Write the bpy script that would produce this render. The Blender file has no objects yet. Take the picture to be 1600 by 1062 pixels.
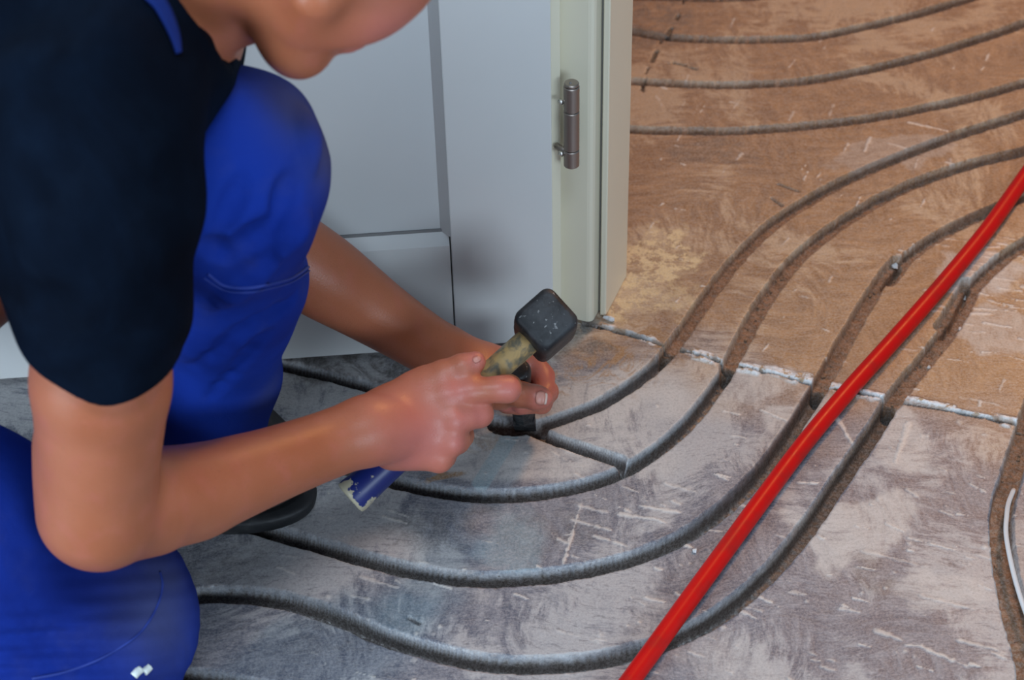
import bpy, math, random
import numpy as np
from mathutils import Vector, Matrix

random.seed(7)
rng = np.random.default_rng(11)
scene = bpy.context.scene
COL = scene.collection

# ------------------------------------------------------------------ camera
FPX = 3050.0; TH = math.radians(42.0); HC = 1.27; ROLL = math.radians(1.6)
fw = np.array([0, math.cos(TH), -math.sin(TH)])
r0 = np.array([1.0, 0, 0]); u0 = np.array([0, math.sin(TH), math.cos(TH)])
rt = math.cos(ROLL) * r0 - math.sin(ROLL) * u0
up = math.cos(ROLL) * u0 + math.sin(ROLL) * r0
CAM = np.array([0, 0, HC])
cd = bpy.data.cameras.new('camera'); cam = bpy.data.objects.new('camera', cd); COL.objects.link(cam)
M = Matrix(((rt[0], up[0], -fw[0], 0), (rt[1], up[1], -fw[1], 0), (rt[2], up[2], -fw[2], HC), (0, 0, 0, 1)))
cam.matrix_world = M
cd.sensor_width = 36; cd.lens = 36 * FPX / 1600; cd.clip_start = 0.05
cd.dof.use_dof = True; cd.dof.focus_distance = 1.72; cd.dof.aperture_fstop = 7.1
scene.camera = cam

# ------------------------------------------------------------------ world, lights, exposure
w = bpy.data.worlds.new('world'); scene.world = w; w.use_nodes = True
wn = w.node_tree.nodes; bg = wn['Background']
bg.inputs[0].default_value = (0.50, 0.71, 1.0, 1); bg.inputs[1].default_value = 0.17

def area(name, loc, target, size, size_y, power, color):
    ld = bpy.data.lights.new(name, 'AREA'); ld.shape = 'RECTANGLE'
    ld.size = size; ld.size_y = size_y; ld.energy = power; ld.color = color
    o = bpy.data.objects.new(name, ld); COL.objects.link(o); o.location = loc
    d = Vector(target) - Vector(loc)
    o.rotation_euler = d.to_track_quat('-Z', 'Y').to_euler()
    return o
area('window_daylight_side', (-2.05, -0.55, 0.95), (0.1, 1.25, 0.1), 1.1, 0.9, 66, (0.72, 0.86, 1.0))
area('window_daylight', (1.15, -1.35, 1.15), (0.0, 1.30, 0.05), 1.0, 0.7, 41, (0.70, 0.85, 1.0))
area('overhead_fill', (0.05, 0.30, 2.45), (-0.05, 1.2, 0.0), 0.9, 0.5, 28, (0.70, 0.85, 1.0))  # added overhead fill for groove lips and floor, no window known there
area('far_room_lamp', (1.20, 2.85, 1.9), (0.6, 1.7, 0.0), 0.35, 0.35, 29, (1.0, 0.46, 0.15))
vs = scene.view_settings
scene.display_settings.display_device = 'sRGB'
vs.view_transform = 'Standard'; vs.look = 'None'; vs.gamma = 1.0; vs.use_curve_mapping = False
vs.exposure = -0.08

# ------------------------------------------------------------------ helpers
def W(px, py, h=0.0):
    """world point of the sight line through a photo pixel at height h"""
    d = fw + rt * (px - 800) / FPX - up * (py - 531) / FPX
    return CAM + d * ((h - HC) / d[2])
def V(px, py, z):
    return CAM + z * (fw + rt * (px - 800) / FPX - up * (py - 531) / FPX)
def ray(px, py):
    d = fw + rt * (px - 800) / FPX - up * (py - 531) / FPX
    return d / np.linalg.norm(d)

def mesh_obj(name, verts, faces, mat=None, parent=None, smooth=True, auto=None):
    me = bpy.data.meshes.new(name)
    verts = np.asarray(verts, dtype=np.float32); 
    if isinstance(faces, np.ndarray) and len(faces):
        nf, k = faces.shape
        me.vertices.add(len(verts)); me.vertices.foreach_set('co', verts.ravel())
        me.loops.add(nf * k); me.loops.foreach_set('vertex_index', faces.astype(np.int32).ravel())
        me.polygons.add(nf)
        me.polygons.foreach_set('loop_start', np.arange(nf, dtype=np.int32) * k)
        me.update(calc_edges=True)
    else:
        me.from_pydata([tuple(map(float, v)) for v in verts], [], [tuple(map(int, f)) for f in faces]); me.update()
    me.polygons.foreach_set('use_smooth', np.full(len(me.polygons), smooth))
    if auto is not None:
        me.set_sharp_from_angle(angle=math.radians(auto))
    if mat: me.materials.append(mat)
    o = bpy.data.objects.new(name, me); COL.objects.link(o)
    if parent is not None:
        o.parent = parent
        o.matrix_parent_inverse = parent.matrix_world.inverted() if False else Matrix.Translation(-Vector(parent.location))
    return o
def tag(o, label=None, cat=None, group=None, kind=None):
    if label: o['label'] = label
    if cat: o['category'] = cat
    if group: o['group'] = group
    if kind: o['kind'] = kind
    return o
def empty(name, loc):
    o = bpy.data.objects.new(name, None); o.empty_display_size = 0.05; COL.objects.link(o); o.location = tuple(map(float, loc)); return o
def catmull(P, n=8, closed=False):
    P = [np.array(p, float) for p in P]; out = []
    Q = [2 * P[0] - P[1]] + P + [2 * P[-1] - P[-2]]
    for i in range(1, len(Q) - 2):
        a, b, c, d = Q[i - 1:i + 3]
        for t in np.arange(n) / n:
            out.append(0.5 * ((2 * b) + (c - a) * t + (2 * a - 5 * b + 4 * c - d) * t * t + (-a + 3 * b - 3 * c + d) * t ** 3))
    out.append(P[-1]); return np.array(out)
def tube(path, rad, seg=16, cap=True, flat=None):
    path = np.asarray(path, float); n = len(path)
    rad = np.broadcast_to(np.asarray(rad, float), (n,))
    T = np.gradient(path, axis=0); T /= np.linalg.norm(T, axis=1)[:, None] + 1e-12
    ref = np.array([0, 0, 1.0]) if abs(T[0][2]) < 0.9 else np.array([1.0, 0, 0])
    N = np.cross(T[0], ref); N /= np.linalg.norm(N)
    vs_, fs = [], []
    for i in range(n):
        N = N - T[i] * (N @ T[i]); N /= np.linalg.norm(N); B = np.cross(T[i], N)
        for k in range(seg):
            a = 2 * math.pi * k / seg
            vs_.append(path[i] + rad[i] * (math.cos(a) * N + math.sin(a) * B))
    for i in range(n - 1):
        for k in range(seg):
            a, b = i * seg + k, i * seg + (k + 1) % seg
            fs.append((a, b, b + seg, a + seg))
    if cap:
        fs.append(tuple(range(seg - 1, -1, -1))); fs.append(tuple(range((n - 1) * seg, n * seg)))
    return vs_, fs
def join(parts):
    v, f = [], []
    for a, b in parts:
        o = len(v); v += list(a); f += [tuple(i + o for i in q) for q in b]
    return v, f
def prism(poly, z0, z1):
    """vertical prism from a ccw xy polygon"""
    n = len(poly); v = [(p[0], p[1], z0) for p in poly] + [(p[0], p[1], z1) for p in poly]
    f = [tuple(range(n - 1, -1, -1)), tuple(range(n, 2 * n))] + [(i, (i + 1) % n, n + (i + 1) % n, n + i) for i in range(n)]
    return v, f
def bevel(o, wdt=0.002, seg=2):
    m = o.modifiers.new('bevel', 'BEVEL'); m.width = wdt; m.segments = seg; m.limit_method = 'ANGLE'; m.angle_limit = math.radians(35)
    m.harden_normals = False
    return o

# ------------------------------------------------------------------ materials
class NT:
    def __init__(s, name):
        s.m = bpy.data.materials.new(name); s.m.use_nodes = True; s.t = s.m.node_tree; s.b = s.t.nodes['Principled BSDF']
        s.tc = s.t.nodes.new('ShaderNodeTexCoord')
    def n(s, typ, **k):
        x = s.t.nodes.new(typ)
        for a, b in k.items(): setattr(x, a, b)
        return x
    def l(s, a, b): s.t.links.new(a, b)
    def mapped(s, sc=(1, 1, 1), rot=(0, 0, 0), vec=None):
        m = s.n('ShaderNodeMapping'); m.inputs['Scale'].default_value = sc; m.inputs['Rotation'].default_value = rot
        s.l(vec if vec is not None else s.tc.outputs['Object'], m.inputs['Vector']); return m.outputs[0]
    def noise(s, scale, detail=4, rough=0.55, vec=None, dist=0.0):
        x = s.n('ShaderNodeTexNoise'); x.inputs['Scale'].default_value = scale; x.inputs['Detail'].default_value = detail
        x.inputs['Roughness'].default_value = rough; x.inputs['Distortion'].default_value = dist
        s.l(vec if vec is not None else s.tc.outputs['Object'], x.inputs['Vector']); return x.outputs['Fac']
    def ramp(s, fac, lo, hi):
        x = s.n('ShaderNodeMapRange'); x.interpolation_type = 'SMOOTHSTEP'
        x.inputs['From Min'].default_value = lo; x.inputs['From Max'].default_value = hi; s.l(fac, x.inputs['Value']); return x.outputs[0]
    def lin(s, fac, lo, hi):
        x = s.n('ShaderNodeMapRange'); x.inputs['To Min'].default_value = lo; x.inputs['To Max'].default_value = hi; s.l(fac, x.inputs['Value']); return x.outputs[0]
    def mul(s, a, b, op='MULTIPLY'):
        x = s.n('ShaderNodeMath', operation=op)
        for i, q in enumerate((a, b)):
            if isinstance(q, (int, float)): x.inputs[i].default_value = q
            else: s.l(q, x.inputs[i])
        return x.outputs[0]
    def mix(s, fac, a, b):
        x = s.n('ShaderNodeMix', data_type='RGBA')
        if isinstance(fac, (int, float)): x.inputs[0].default_value = fac
        else: s.l(fac, x.inputs[0])
        for i, q in ((6, a), (7, b)):
            if isinstance(q, tuple): x.inputs[i].default_value = (*q[:3], 1)
            else: s.l(q, x.inputs[i])
        return x.outputs[2]
    def attr(s, name):
        x = s.n('ShaderNodeAttribute', attribute_name=name); return x.outputs['Fac']
    def color(s, c):
        if isinstance(c, tuple): s.b.inputs['Base Color'].default_value = (*c[:3], 1)
        else: s.l(c, s.b.inputs['Base Color'])
    def rough(s, c):
        if isinstance(c, (int, float)): s.b.inputs['Roughness'].default_value = c
        else: s.l(c, s.b.inputs['Roughness'])
    def bump(s, h, strength=0.3, dist=0.001):
        x = s.n('ShaderNodeBump'); x.inputs['Strength'].default_value = strength; x.inputs['Distance'].default_value = dist
        s.l(h, x.inputs['Height']); s.l(x.outputs[0], s.b.inputs['Normal'])

def paint_mat(name, col, rough=0.35, var=0.06):
    t = NT(name); n = t.noise(6, 4)
    t.color(t.mix(n, tuple(c * (1 - var) for c in col), tuple(min(1, c * (1 + var)) for c in col)))
    t.rough(rough); t.bump(t.noise(900, 2), 0.08, 0.0004); return t.m
M_white = paint_mat('white_door_paint', (0.66, 0.67, 0.66), 0.33)
M_panel = paint_mat('panel_paint', (0.60, 0.62, 0.62), 0.36)
M_frame = paint_mat('frame_paint', (0.71, 0.67, 0.53), 0.38)
M_wall = paint_mat('wall_plaster', (0.6, 0.58, 0.54), 0.9)
M_gasket_gap = paint_mat('gasket_gap_grey', (0.22, 0.22, 0.22), 0.7)

t = NT('brushed_bronze_steel'); n = t.noise(60, 3, vec=t.mapped((1, 1, .1)))
t.color(t.mix(n, (0.30, 0.25, 0.22), (0.42, 0.37, 0.33))); t.b.inputs['Metallic'].default_value = 0.85; t.rough(0.42); M_hinge = t.m
t = NT('zinc_screw'); t.color((0.75, 0.73, 0.68)); t.b.inputs['Metallic'].default_value = 0.9; t.rough(0.3); M_screw = t.m

t = NT('red_plastic_pipe'); n = t.noise(40, 4)
t.color(t.mix(t.ramp(n, .45, .7), (0.54, 0.005, 0.004), (0.42, 0.010, 0.008)))
t.rough(t.lin(t.noise(120, 3), 0.26, 0.46)); t.b.inputs['Specular IOR Level'].default_value = 0.22; M_red = t.m

t = NT('tan_skin')
n1 = t.noise(9, 3); n2 = t.noise(55, 5); n3 = t.noise(420, 3)
c = t.mix(t.ramp(n1, .35, .65), (0.36, 0.105, 0.043), (0.42, 0.135, 0.064))
c = t.mix(t.mul(t.ramp(n2, .45, .75), .35), c, (0.46, 0.13, 0.09))
c = t.mix(t.mul(t.ramp(n3, .60, .72), .25), c, (0.25, 0.08, 0.04))
c = t.mix(t.mul(t.attr('red'), .75), c, (0.50, 0.15, 0.13))
t.color(c); t.rough(0.44); t.b.inputs['Subsurface Weight'].default_value = 0.12
t.b.inputs['Subsurface Radius'].default_value = (0.01, 0.004, 0.002); t.b.inputs['Subsurface Scale'].default_value = 0.6
vor = t.n('ShaderNodeTexVoronoi', feature='DISTANCE_TO_EDGE'); vor.inputs['Scale'].default_value = 420
t.l(t.mapped((1, 1, 1)), vor.inputs['Vector'])
t.bump(t.mul(t.mul(vor.outputs['Distance'], .6), t.mul(n2, .8), 'ADD'), 0.35, 0.0008); M_skin = t.m

t = NT('fingernail'); t.color((0.50, 0.21, 0.16)); t.rough(0.42); M_nail = t.m
t = NT('nail_tip'); t.color((0.55, 0.40, 0.34)); t.rough(0.5); M_nailtip = t.m

def cloth(name, a, b, dusty, dust_amt, weave=1400, spec=.10):
    t = NT(name); n = t.noise(7, 5, dist=.6); n2 = t.noise(30, 6)
    c = t.mix(t.ramp(n, .3, .7), a, b)
    c = t.mix(t.mul(t.ramp(n2, .5, .8), dust_amt), c, dusty)
    c = t.mix(t.mul(t.attr('dust'), .55), c, dusty)
    t.color(c); t.rough(0.85); t.b.inputs['Sheen Weight'].default_value = 0.0; t.b.inputs['Specular IOR Level'].default_value = spec; t.b.inputs['Sheen Roughness'].default_value = .5
    h = t.mul(t.noise(weave, 1), t.mul(t.noise(38, 4, dist=1.0), 2.5), 'ADD')
    t.bump(h, 0.35, 0.0012); return t.m
M_shirt = cloth('navy_cotton', (0.0020, 0.0035, 0.0075), (0.0035, 0.0085, 0.020), (0.012, 0.025, 0.05), .10, spec=.03)
M_blue = cloth('royal_blue_workwear', (0.004, 0.015, 0.15), (0.007, 0.032, 0.28), (0.09, 0.10, 0.16), .10)
M_strap = cloth('blue_strap_cloth', (0.008, 0.022, 0.14), (0.010, 0.03, 0.17), (0.05, 0.06, 0.13), .1)
t = NT('seam_thread'); t.color((0.012, 0.035, 0.24)); t.rough(.8); M_thread = t.m
t = NT('reflective_piping'); t.color((0.72, 0.78, 0.74)); t.rough(.4); M_reflect = t.m
t = NT('black_shoe_leather'); n = t.noise(25, 5); t.color(t.mix(t.ramp(n, .45, .7), (0.012, 0.013, 0.015), (0.05, 0.05, 0.05))); t.rough(.6); t.bump(t.noise(200, 3), .3, .001); M_shoe = t.m
t = NT('grey_sock'); t.color((0.22, 0.23, 0.22)); t.rough(.95); t.bump(t.noise(500, 2), .5, .001); M_sock = t.m
t = NT('brown_hair'); t.color(t.mix(t.noise(200, 3, vec=t.mapped((1, 1, .1))), (0.03, 0.018, 0.01), (0.09, 0.05, 0.03))); t.rough(.55); t.bump(t.noise(300, 2), .6, .002); M_hair = t.m
t = NT('eye_white'); t.color((.8, .78, .75)); t.rough(.2); M_eye = t.m
t = NT('iris_brown'); t.color((.05, .03, .02)); t.rough(.15); M_iris = t.m
t = NT('lip_skin'); t.color((.45, .12, .10)); t.rough(.4); M_lip = t.m

t = NT('forged_black_steel'); n = t.noise(45, 6); n2 = t.noise(260, 3)
c = t.mix(t.ramp(n, .45, .62), (0.012, 0.013, 0.015), (0.032, 0.034, 0.038)); c = t.mix(t.mul(t.ramp(n2, .64, .72), .8), c, (0.30, 0.30, 0.30))
t.color(c); t.b.inputs['Metallic'].default_value = 0.25; t.rough(t.lin(n, .42, .66)); t.bump(t.noise(160, 5), .5, .0012); M_iron = t.m
t = NT('worn_wood_handle'); v = t.mapped((1, 1, 1)); n = t.noise(70, 6, dist=1.2); n2 = t.noise(30, 4)
c = t.mix(t.ramp(n, .38, .62), (0.11, 0.095, 0.060), (0.40, 0.26, 0.095)); c = t.mix(t.mul(t.ramp(n2, .52, .66), .7), c, (0.24, 0.23, 0.17))
c = t.mix(t.mul(t.ramp(t.noise(50, 3), .6, .68), .8), c, (0.42, 0.17, 0.05))
t.color(c); t.rough(.62); t.bump(t.noise(180, 4), .3, .001); M_wood = t.m
t = NT('chipped_blue_paint'); n = t.noise(70, 5); e = t.attr('wear')
k = t.ramp(t.mul(t.mul(n, .85), t.mul(e, .33), 'ADD'), .60, .64)
t.color(t.mix(k, (0.006, 0.016, 0.13), (0.42, 0.38, 0.27))); t.rough(.4); M_bluehandle = t.m
t = NT('chisel_steel'); n = t.noise(120, 5); t.color(t.mix(t.ramp(n, .45, .65), (0.03, 0.035, 0.04), (0.09, 0.09, 0.09))); t.b.inputs['Metallic'].default_value = .5; t.rough(.5); t.bump(t.noise(300, 3), .4, .001); M_chisel = t.m
t = NT('white_plaster_chip'); t.color((.62, .62, .62)); t.rough(.8); M_chip = t.m
t = NT('brown_screed_crumb'); t.color((.26, .17, .11)); t.rough(.9); M_crumb = t.m

# floor: smeared, sanded screed with raw grooves
t = NT('smeared_screed_floor')
near = t.attr('near')
warp = t.noise(3.2, 3)
wv = t.n('ShaderNodeTexNoise'); wv.inputs['Scale'].default_value = 4.5; wv.inputs['Detail'].default_value = 2; t.l(t.tc.outputs['Object'], wv.inputs['Vector'])
add = t.n('ShaderNodeMixRGB', blend_type='ADD'); add.inputs[0].default_value = .12
t.l(t.tc.outputs['Object'], add.inputs[1]); t.l(wv.outputs['Color'], add.inputs[2])
st1 = t.noise(22, 9, .74, vec=t.mapped((1.0, 5.0, 1), (0, 0, .35), add.outputs[0]))      # brush drags, one way
st2 = t.noise(24, 9, .74, vec=t.mapped((4.5, 1.2, 1), (0, 0, .5), add.outputs[0]))       # and the other
fine = t.noise(150, 8, .7, vec=t.mapped((1.0, 5.0, 1), (0, 0, -.5), add.outputs[0]))
big = t.noise(4.5, 6, .6, dist=.8)
big2 = t.noise(9, 6, .65, dist=1.2)
grain = t.noise(600, 3, .7)
smear = t.mix(t.ramp(big2, .42, .58), st1, st2)
# albedos
nearA = t.mix(t.ramp(smear, .38, .62), (0.080, 0.092, 0.126), (0.205, 0.212, 0.240))
nearA = t.mix(t.mul(t.ramp(t.mul(big, t.mul(smear, .45), 'ADD'), .70, .80), .85), nearA, (0.39, 0.385, 0.385))
nearA = t.mix(t.mul(t.ramp(t.noise(60, 5, .7, vec=t.mapped((1, 3.5, 1), (0, 0, .9), add.outputs[0])), .56, .62), .45), nearA, (0.09, 0.09, 0.105))
farA = t.mix(t.ramp(smear, .36, .66), (0.235, 0.127, 0.056), (0.40, 0.235, 0.115))
farA = t.mix(t.mul(t.ramp(t.mul(big, t.mul(smear, .45), 'ADD'), .72, .82), .6), farA, (0.55, 0.42, 0.28))
base = t.mix(near, farA, nearA)
base = t.mix(t.mul(t.ramp(fine, .46, .62), .26), base, (0.44, 0.41, 0.40))
base = t.mix(t.mul(t.ramp(fine, .40, .30), .25), base, (0.10, 0.09, 0.09))
# located stains and darker patches
brk = t.ramp(smear, .30, .55)
base = t.mix(t.mul(t.attr('pale'), t.lin(brk, .35, 1)), base, (0.50, 0.48, 0.455))
base = t.mix(t.mul(t.attr('yellow'), t.lin(t.ramp(t.noise(60, 7, .78), .46, .54), .16, 1)), base, (0.68, 0.53, 0.30))
base = t.mix(t.mul(t.attr('ochre'), t.ramp(t.noise(22, 6, .7, dist=2.0), .46, .60)), base, (0.30, 0.17, 0.07))
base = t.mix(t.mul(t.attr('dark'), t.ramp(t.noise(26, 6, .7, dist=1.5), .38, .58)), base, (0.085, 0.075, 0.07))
base = t.mix(t.mul(t.attr('bluish'), t.lin(t.noise(160, 4), .35, 1.1)), base, (0.29, 0.41, 0.45))
base = t.mix(t.mul(t.attr('streak'), .85), base, (0.64, 0.60, 0.55))
# groove interiors
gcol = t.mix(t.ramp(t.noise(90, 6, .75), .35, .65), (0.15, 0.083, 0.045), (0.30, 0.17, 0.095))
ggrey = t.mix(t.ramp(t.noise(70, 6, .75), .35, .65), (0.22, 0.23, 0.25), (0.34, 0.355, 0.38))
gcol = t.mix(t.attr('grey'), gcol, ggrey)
gcol = t.mix(t.mul(t.attr('groove_shade'), .85), gcol, (0.085, 0.066, 0.052))  # shade low in the grooves painted as dark brown screed under the coat
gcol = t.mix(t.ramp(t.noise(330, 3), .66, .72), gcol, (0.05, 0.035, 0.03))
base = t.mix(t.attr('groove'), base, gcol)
seamc = t.mix(t.ramp(t.noise(120, 5, .7), .50, .60), (0.66, 0.67, 0.68), (0.36, 0.24, 0.13))
base = t.mix(t.attr('seam'), base, seamc)
base = t.mix(t.attr('crack'), base, (0.035, 0.028, 0.022))
base = t.mix(t.ramp(t.noise(420, 4, .8), .42, .60), t.mix(1.0, base, base), t.mix(.16, base, (0.75, 0.72, 0.70)))
base = t.mix(t.mul(t.ramp(t.noise(380, 4, .8), .50, .36), .22), base, (0.05, 0.045, 0.045))
t.color(base)
rg = t.mix(t.attr('groove'), t.lin(smear, .28, .54), t.lin(t.attr('grey'), .85, .24))
t.rough(rg)
hh = t.mul(t.mul(smear, 1.0), t.mul(grain, .35), 'ADD')
hh = t.mul(hh, t.mul(t.mul(t.noise(240, 5, .75), 1.3), t.attr('groove')), 'ADD')
t.bump(hh, 0.35, 0.0011)
M_floor = t.m

# ------------------------------------------------------------------ floor with cut grooves
GX0, GX1, GY0, GY1, STEP = -0.60, 0.70, 0.97, 2.11, 0.00118
gx = np.arange(GX0, GX1 + 1e-6, STEP); gy = np.arange(GY0, GY1 + 1e-6, STEP)
NX, NY = len(gx), len(gy)
XX, YY = np.meshgrid(gx, gy)
def smooth01(a, b, x):
    q = np.clip((x - a) / (b - a), 0, 1); return q * q * (3 - 2 * q)
def vnoise(scale, seed, sx=1.0, sy=1.0, X=XX, Y=YY):
    """value noise on the floor plane"""
    R = np.random.default_rng(seed).random((128, 128)).astype(np.float32)
    a = X * scale * sx + 31.7; b = Y * scale * sy + 17.3
    ia = np.floor(a).astype(int); ib = np.floor(b).astype(int); fa = a - ia; fb = b - ib
    fa = fa * fa * (3 - 2 * fa); fb = fb * fb * (3 - 2 * fb)
    g = lambda i, j: R[j % 128, i % 128]
    return (g(ia, ib) * (1 - fa) + g(ia + 1, ib) * fa) * (1 - fb) + (g(ia, ib + 1) * (1 - fa) + g(ia + 1, ib + 1) * fa) * fb
def fbm(scale, seed, oct=4, **k):
    s = 0; a = 1; tot = 0
    for i in range(oct):
        s = s + a * vnoise(scale * 2 ** i, seed + i, **k); tot += a; a *= .55
    return s / tot
def path_dist(pts, maxd=0.03, field=None, val=None):
    """distance of every floor sample to a polyline (and side), only near it"""
    D = np.full((NY, NX), 9.0, np.float32); S = np.zeros((NY, NX), np.float32)
    L = 0.0
    for a, b in zip(pts[:-1], pts[1:]):
        a = np.asarray(a[:2]); b = np.asarray(b[:2]); lo = np.minimum(a, b) - maxd; hi = np.maximum(a, b) + maxd
        i0, i1 = np.searchsorted(gx, [lo[0], hi[0]]); j0, j1 = np.searchsorted(gy, [lo[1], hi[1]])
        ab = b - a; l = math.hypot(*ab)
        if l < 1e-9: continue
        if i0 < i1 and j0 < j1:
            X = XX[j0:j1, i0:i1] - a[0]; Y = YY[j0:j1, i0:i1] - a[1]
            h = np.clip((X * ab[0] + Y * ab[1]) / (l * l), 0, 1)
            d = np.hypot(X - h * ab[0], Y - h * ab[1]); sub = D[j0:j1, i0:i1]; m = d < sub
            sub[m] = d[m]; S[j0:j1, i0:i1][m] = (L + h * l)[m]
        L += l
    return D, S / max(L, 1e-9), L
gnoise = fbm(90, 3, 3) - .5
gnoise2 = fbm(260, 9, 2) - .5
Z = (fbm(2.2, 21, 4) - .5).astype(np.float32) * 0.004 + (fbm(30, 25, 3) - .5) * 0.0006
GM = np.zeros((NY, NX), np.float32); GREY = np.zeros_like(GM); GSHADE = np.zeros_like(GM)
# photo pixel, half width (m)
G = [
 ([(930, -2), (1000, -6), (1100, -3), (1200, -6), (1330, -24)], .0075, .0075, 0),
 ([(940, 40), (990, 49), (1030, 57), (1100, 62), (1200, 62), (1270, 58), (1340, 44), (1430, 22), (1510, -2), (1560, -20)], .0075, .0075, 0),
 ([(930, 124), (990, 127), (1060, 131), (1150, 133), (1250, 128), (1350, 110), (1450, 85), (1530, 60), (1600, 36), (1660, 12)], .0072, .0075, 0),
 ([(930, 200), (985, 203), (1060, 205), (1150, 205), (1250, 198), (1350, 187), (1450, 168), (1530, 150), (1600, 130), (1670, 110)], .0072, .0075, 0),
 ([(1680, 150), (1600, 178), (1500, 210), (1400, 248), (1300, 293), (1220, 342), (1160, 395), (1110, 457), (1070, 515), (1042, 552)], .0075, .0078, 0),
 ([(1042, 553), (1020, 575), (985, 602), (935, 631), (880, 652), (830, 667), (775, 664)], .0078, .0085, .75),
 ([(830, 664), (765, 656), (680, 634), (600, 610), (520, 588), (440, 571), (370, 555), (300, 540)], .0085, .008, 1),
 ([(1680, 210), (1600, 236), (1500, 262), (1400, 300), (1320, 345), (1250, 400), (1200, 460), (1165, 520), (1137, 575)], .0075, .0085, 0),
 ([(1137, 578), (1112, 615), (1075, 660), (1030, 700), (970, 737), (900, 760), (820, 772), (740, 773), (660, 762), (600, 747), (540, 730), (430, 702), (330, 680)], .0078, .0095, 1),
 ([(833, 672), (880, 690), (925, 705), (966, 719)], .0078, .0078, .9),
 ([(1680, 275), (1600, 308), (1540, 333), (1480, 362), (1425, 397), (1388, 440)], .0075, .0070, 0),
 ([(1400, 408), (1375, 440), (1340, 497), (1305, 560), (1280, 606)], .0070, .0085, 0),
 ([(1278, 608), (1258, 640), (1225, 690), (1185, 742), (1130, 795), (1060, 842), (980, 874), (900, 893), (820, 903), (740, 905), (660, 895), (580, 876), (500, 852), (430, 832), (370, 815), (270, 790)], .0085, .0092, 1),
 ([(1690, 330), (1600, 382), (1560, 410), (1520, 450), (1500, 490), (1460, 545), (1420, 593), (1392, 630)], .0078, .0088, 0),
 ([(1510, 440), (1497, 466), (1470, 510)], .0055, .007, 0),
 ([(1390, 632), (1368, 668), (1320, 738), (1270, 812), (1220, 875), (1160, 933), (1090, 980), (1010, 1012), (930, 1031), (850, 1038), (760, 1035), (680, 1018), (600, 994), (540, 968), (480, 948), (420, 934), (350, 928), (290, 932), (200, 940)], .0088, .0100, 1),
 ([(1650, 560), (1612, 640), (1597, 690), (1580, 745), (1567, 790), (1566, 850), (1578, 920), (1593, 985), (1608, 1040), (1615, 1100)], .0085, .0115, 0),
 ([(200, 1052), (260, 1054), (330, 1060), (400, 1072), (480, 1090)], .0088, .0088, 1),
]
for pts, w0, w1, gr in G:
    P = catmull([W(*p)[:2] for p in pts], 6)
    D, S, L = path_dist(P)
    hw = w0 + (w1 - w0) * S + gnoise * 0.0022 + gnoise2 * .0010
    depth = 0.020 if gr > .5 else .0125
    soft = .58 if gr > .5 else .84
    prof = 1 - smooth01(soft, 1.04, D / hw)
    z = -depth * prof * (1 - (.18 if gr > .5 else .06) * np.clip(D / hw, 0, 1) ** 2) + prof * gnoise2 * .0035
    m = D < 0.02
    Z[m] = np.minimum(Z[m], (Z + z)[m] * (prof[m] > 0) + Z[m] * (prof[m] <= 0))
    gm = 1 - smooth01(.86, 1.04, D / hw)
    upd = gm > GM
    if gr: GSHADE = np.maximum(GSHADE, smooth01(-.0055, -.0085, z + gnoise * .006) * gr)  # mask for the shade painted on the lower groove walls
    GM[upd] = gm[upd]; 
    if gr:
        xg = smooth01(.36, .12, XX) if False else (1 - smooth01(.12, .34, XX))
        GREY[upd] = (gr * xg)[upd]
    else:
        GREY[upd & (GREY > 0)] = 0
# chiselled pit where the grooves meet
pc = W(800, 667); dd = np.hypot((XX - pc[0]) / 1.9, (YY - pc[1]) / 1.0) + gnoise * .006
pit = 1 - smooth01(.008, .0125, dd); Z = np.minimum(Z, -0.017 * pit + .001); GM = np.maximum(GM, pit); GREY[pit > .3] *= .3

def soft_line(F, a, b, wd, amp):
    a = W(*a)[:2]; b = W(*b)[:2]; pad = wd * 2 + .003
    lo = np.minimum(a, b) - pad; hi = np.maximum(a, b) + pad
    i0, i1 = np.searchsorted(gx, [lo[0], hi[0]]); j0, j1 = np.searchsorted(gy, [lo[1], hi[1]])
    if i0 >= i1 or j0 >= j1: return
    ab = b - a; l2 = ab @ ab + 1e-9; X = XX[j0:j1, i0:i1] - a[0]; Y = YY[j0:j1, i0:i1] - a[1]
    h = np.clip((X * ab[0] + Y * ab[1]) / l2, 0, 1); d = np.hypot(X - h * ab[0], Y - h * ab[1]) + gnoise2[j0:j1, i0:i1] * .003 + gnoise[j0:j1, i0:i1] * .002
    q = amp * (1 - smooth01(.5, 1.3, d / (wd * (1 - .4 * h)))); F[j0:j1, i0:i1] = np.maximum(F[j0:j1, i0:i1], q)

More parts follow.
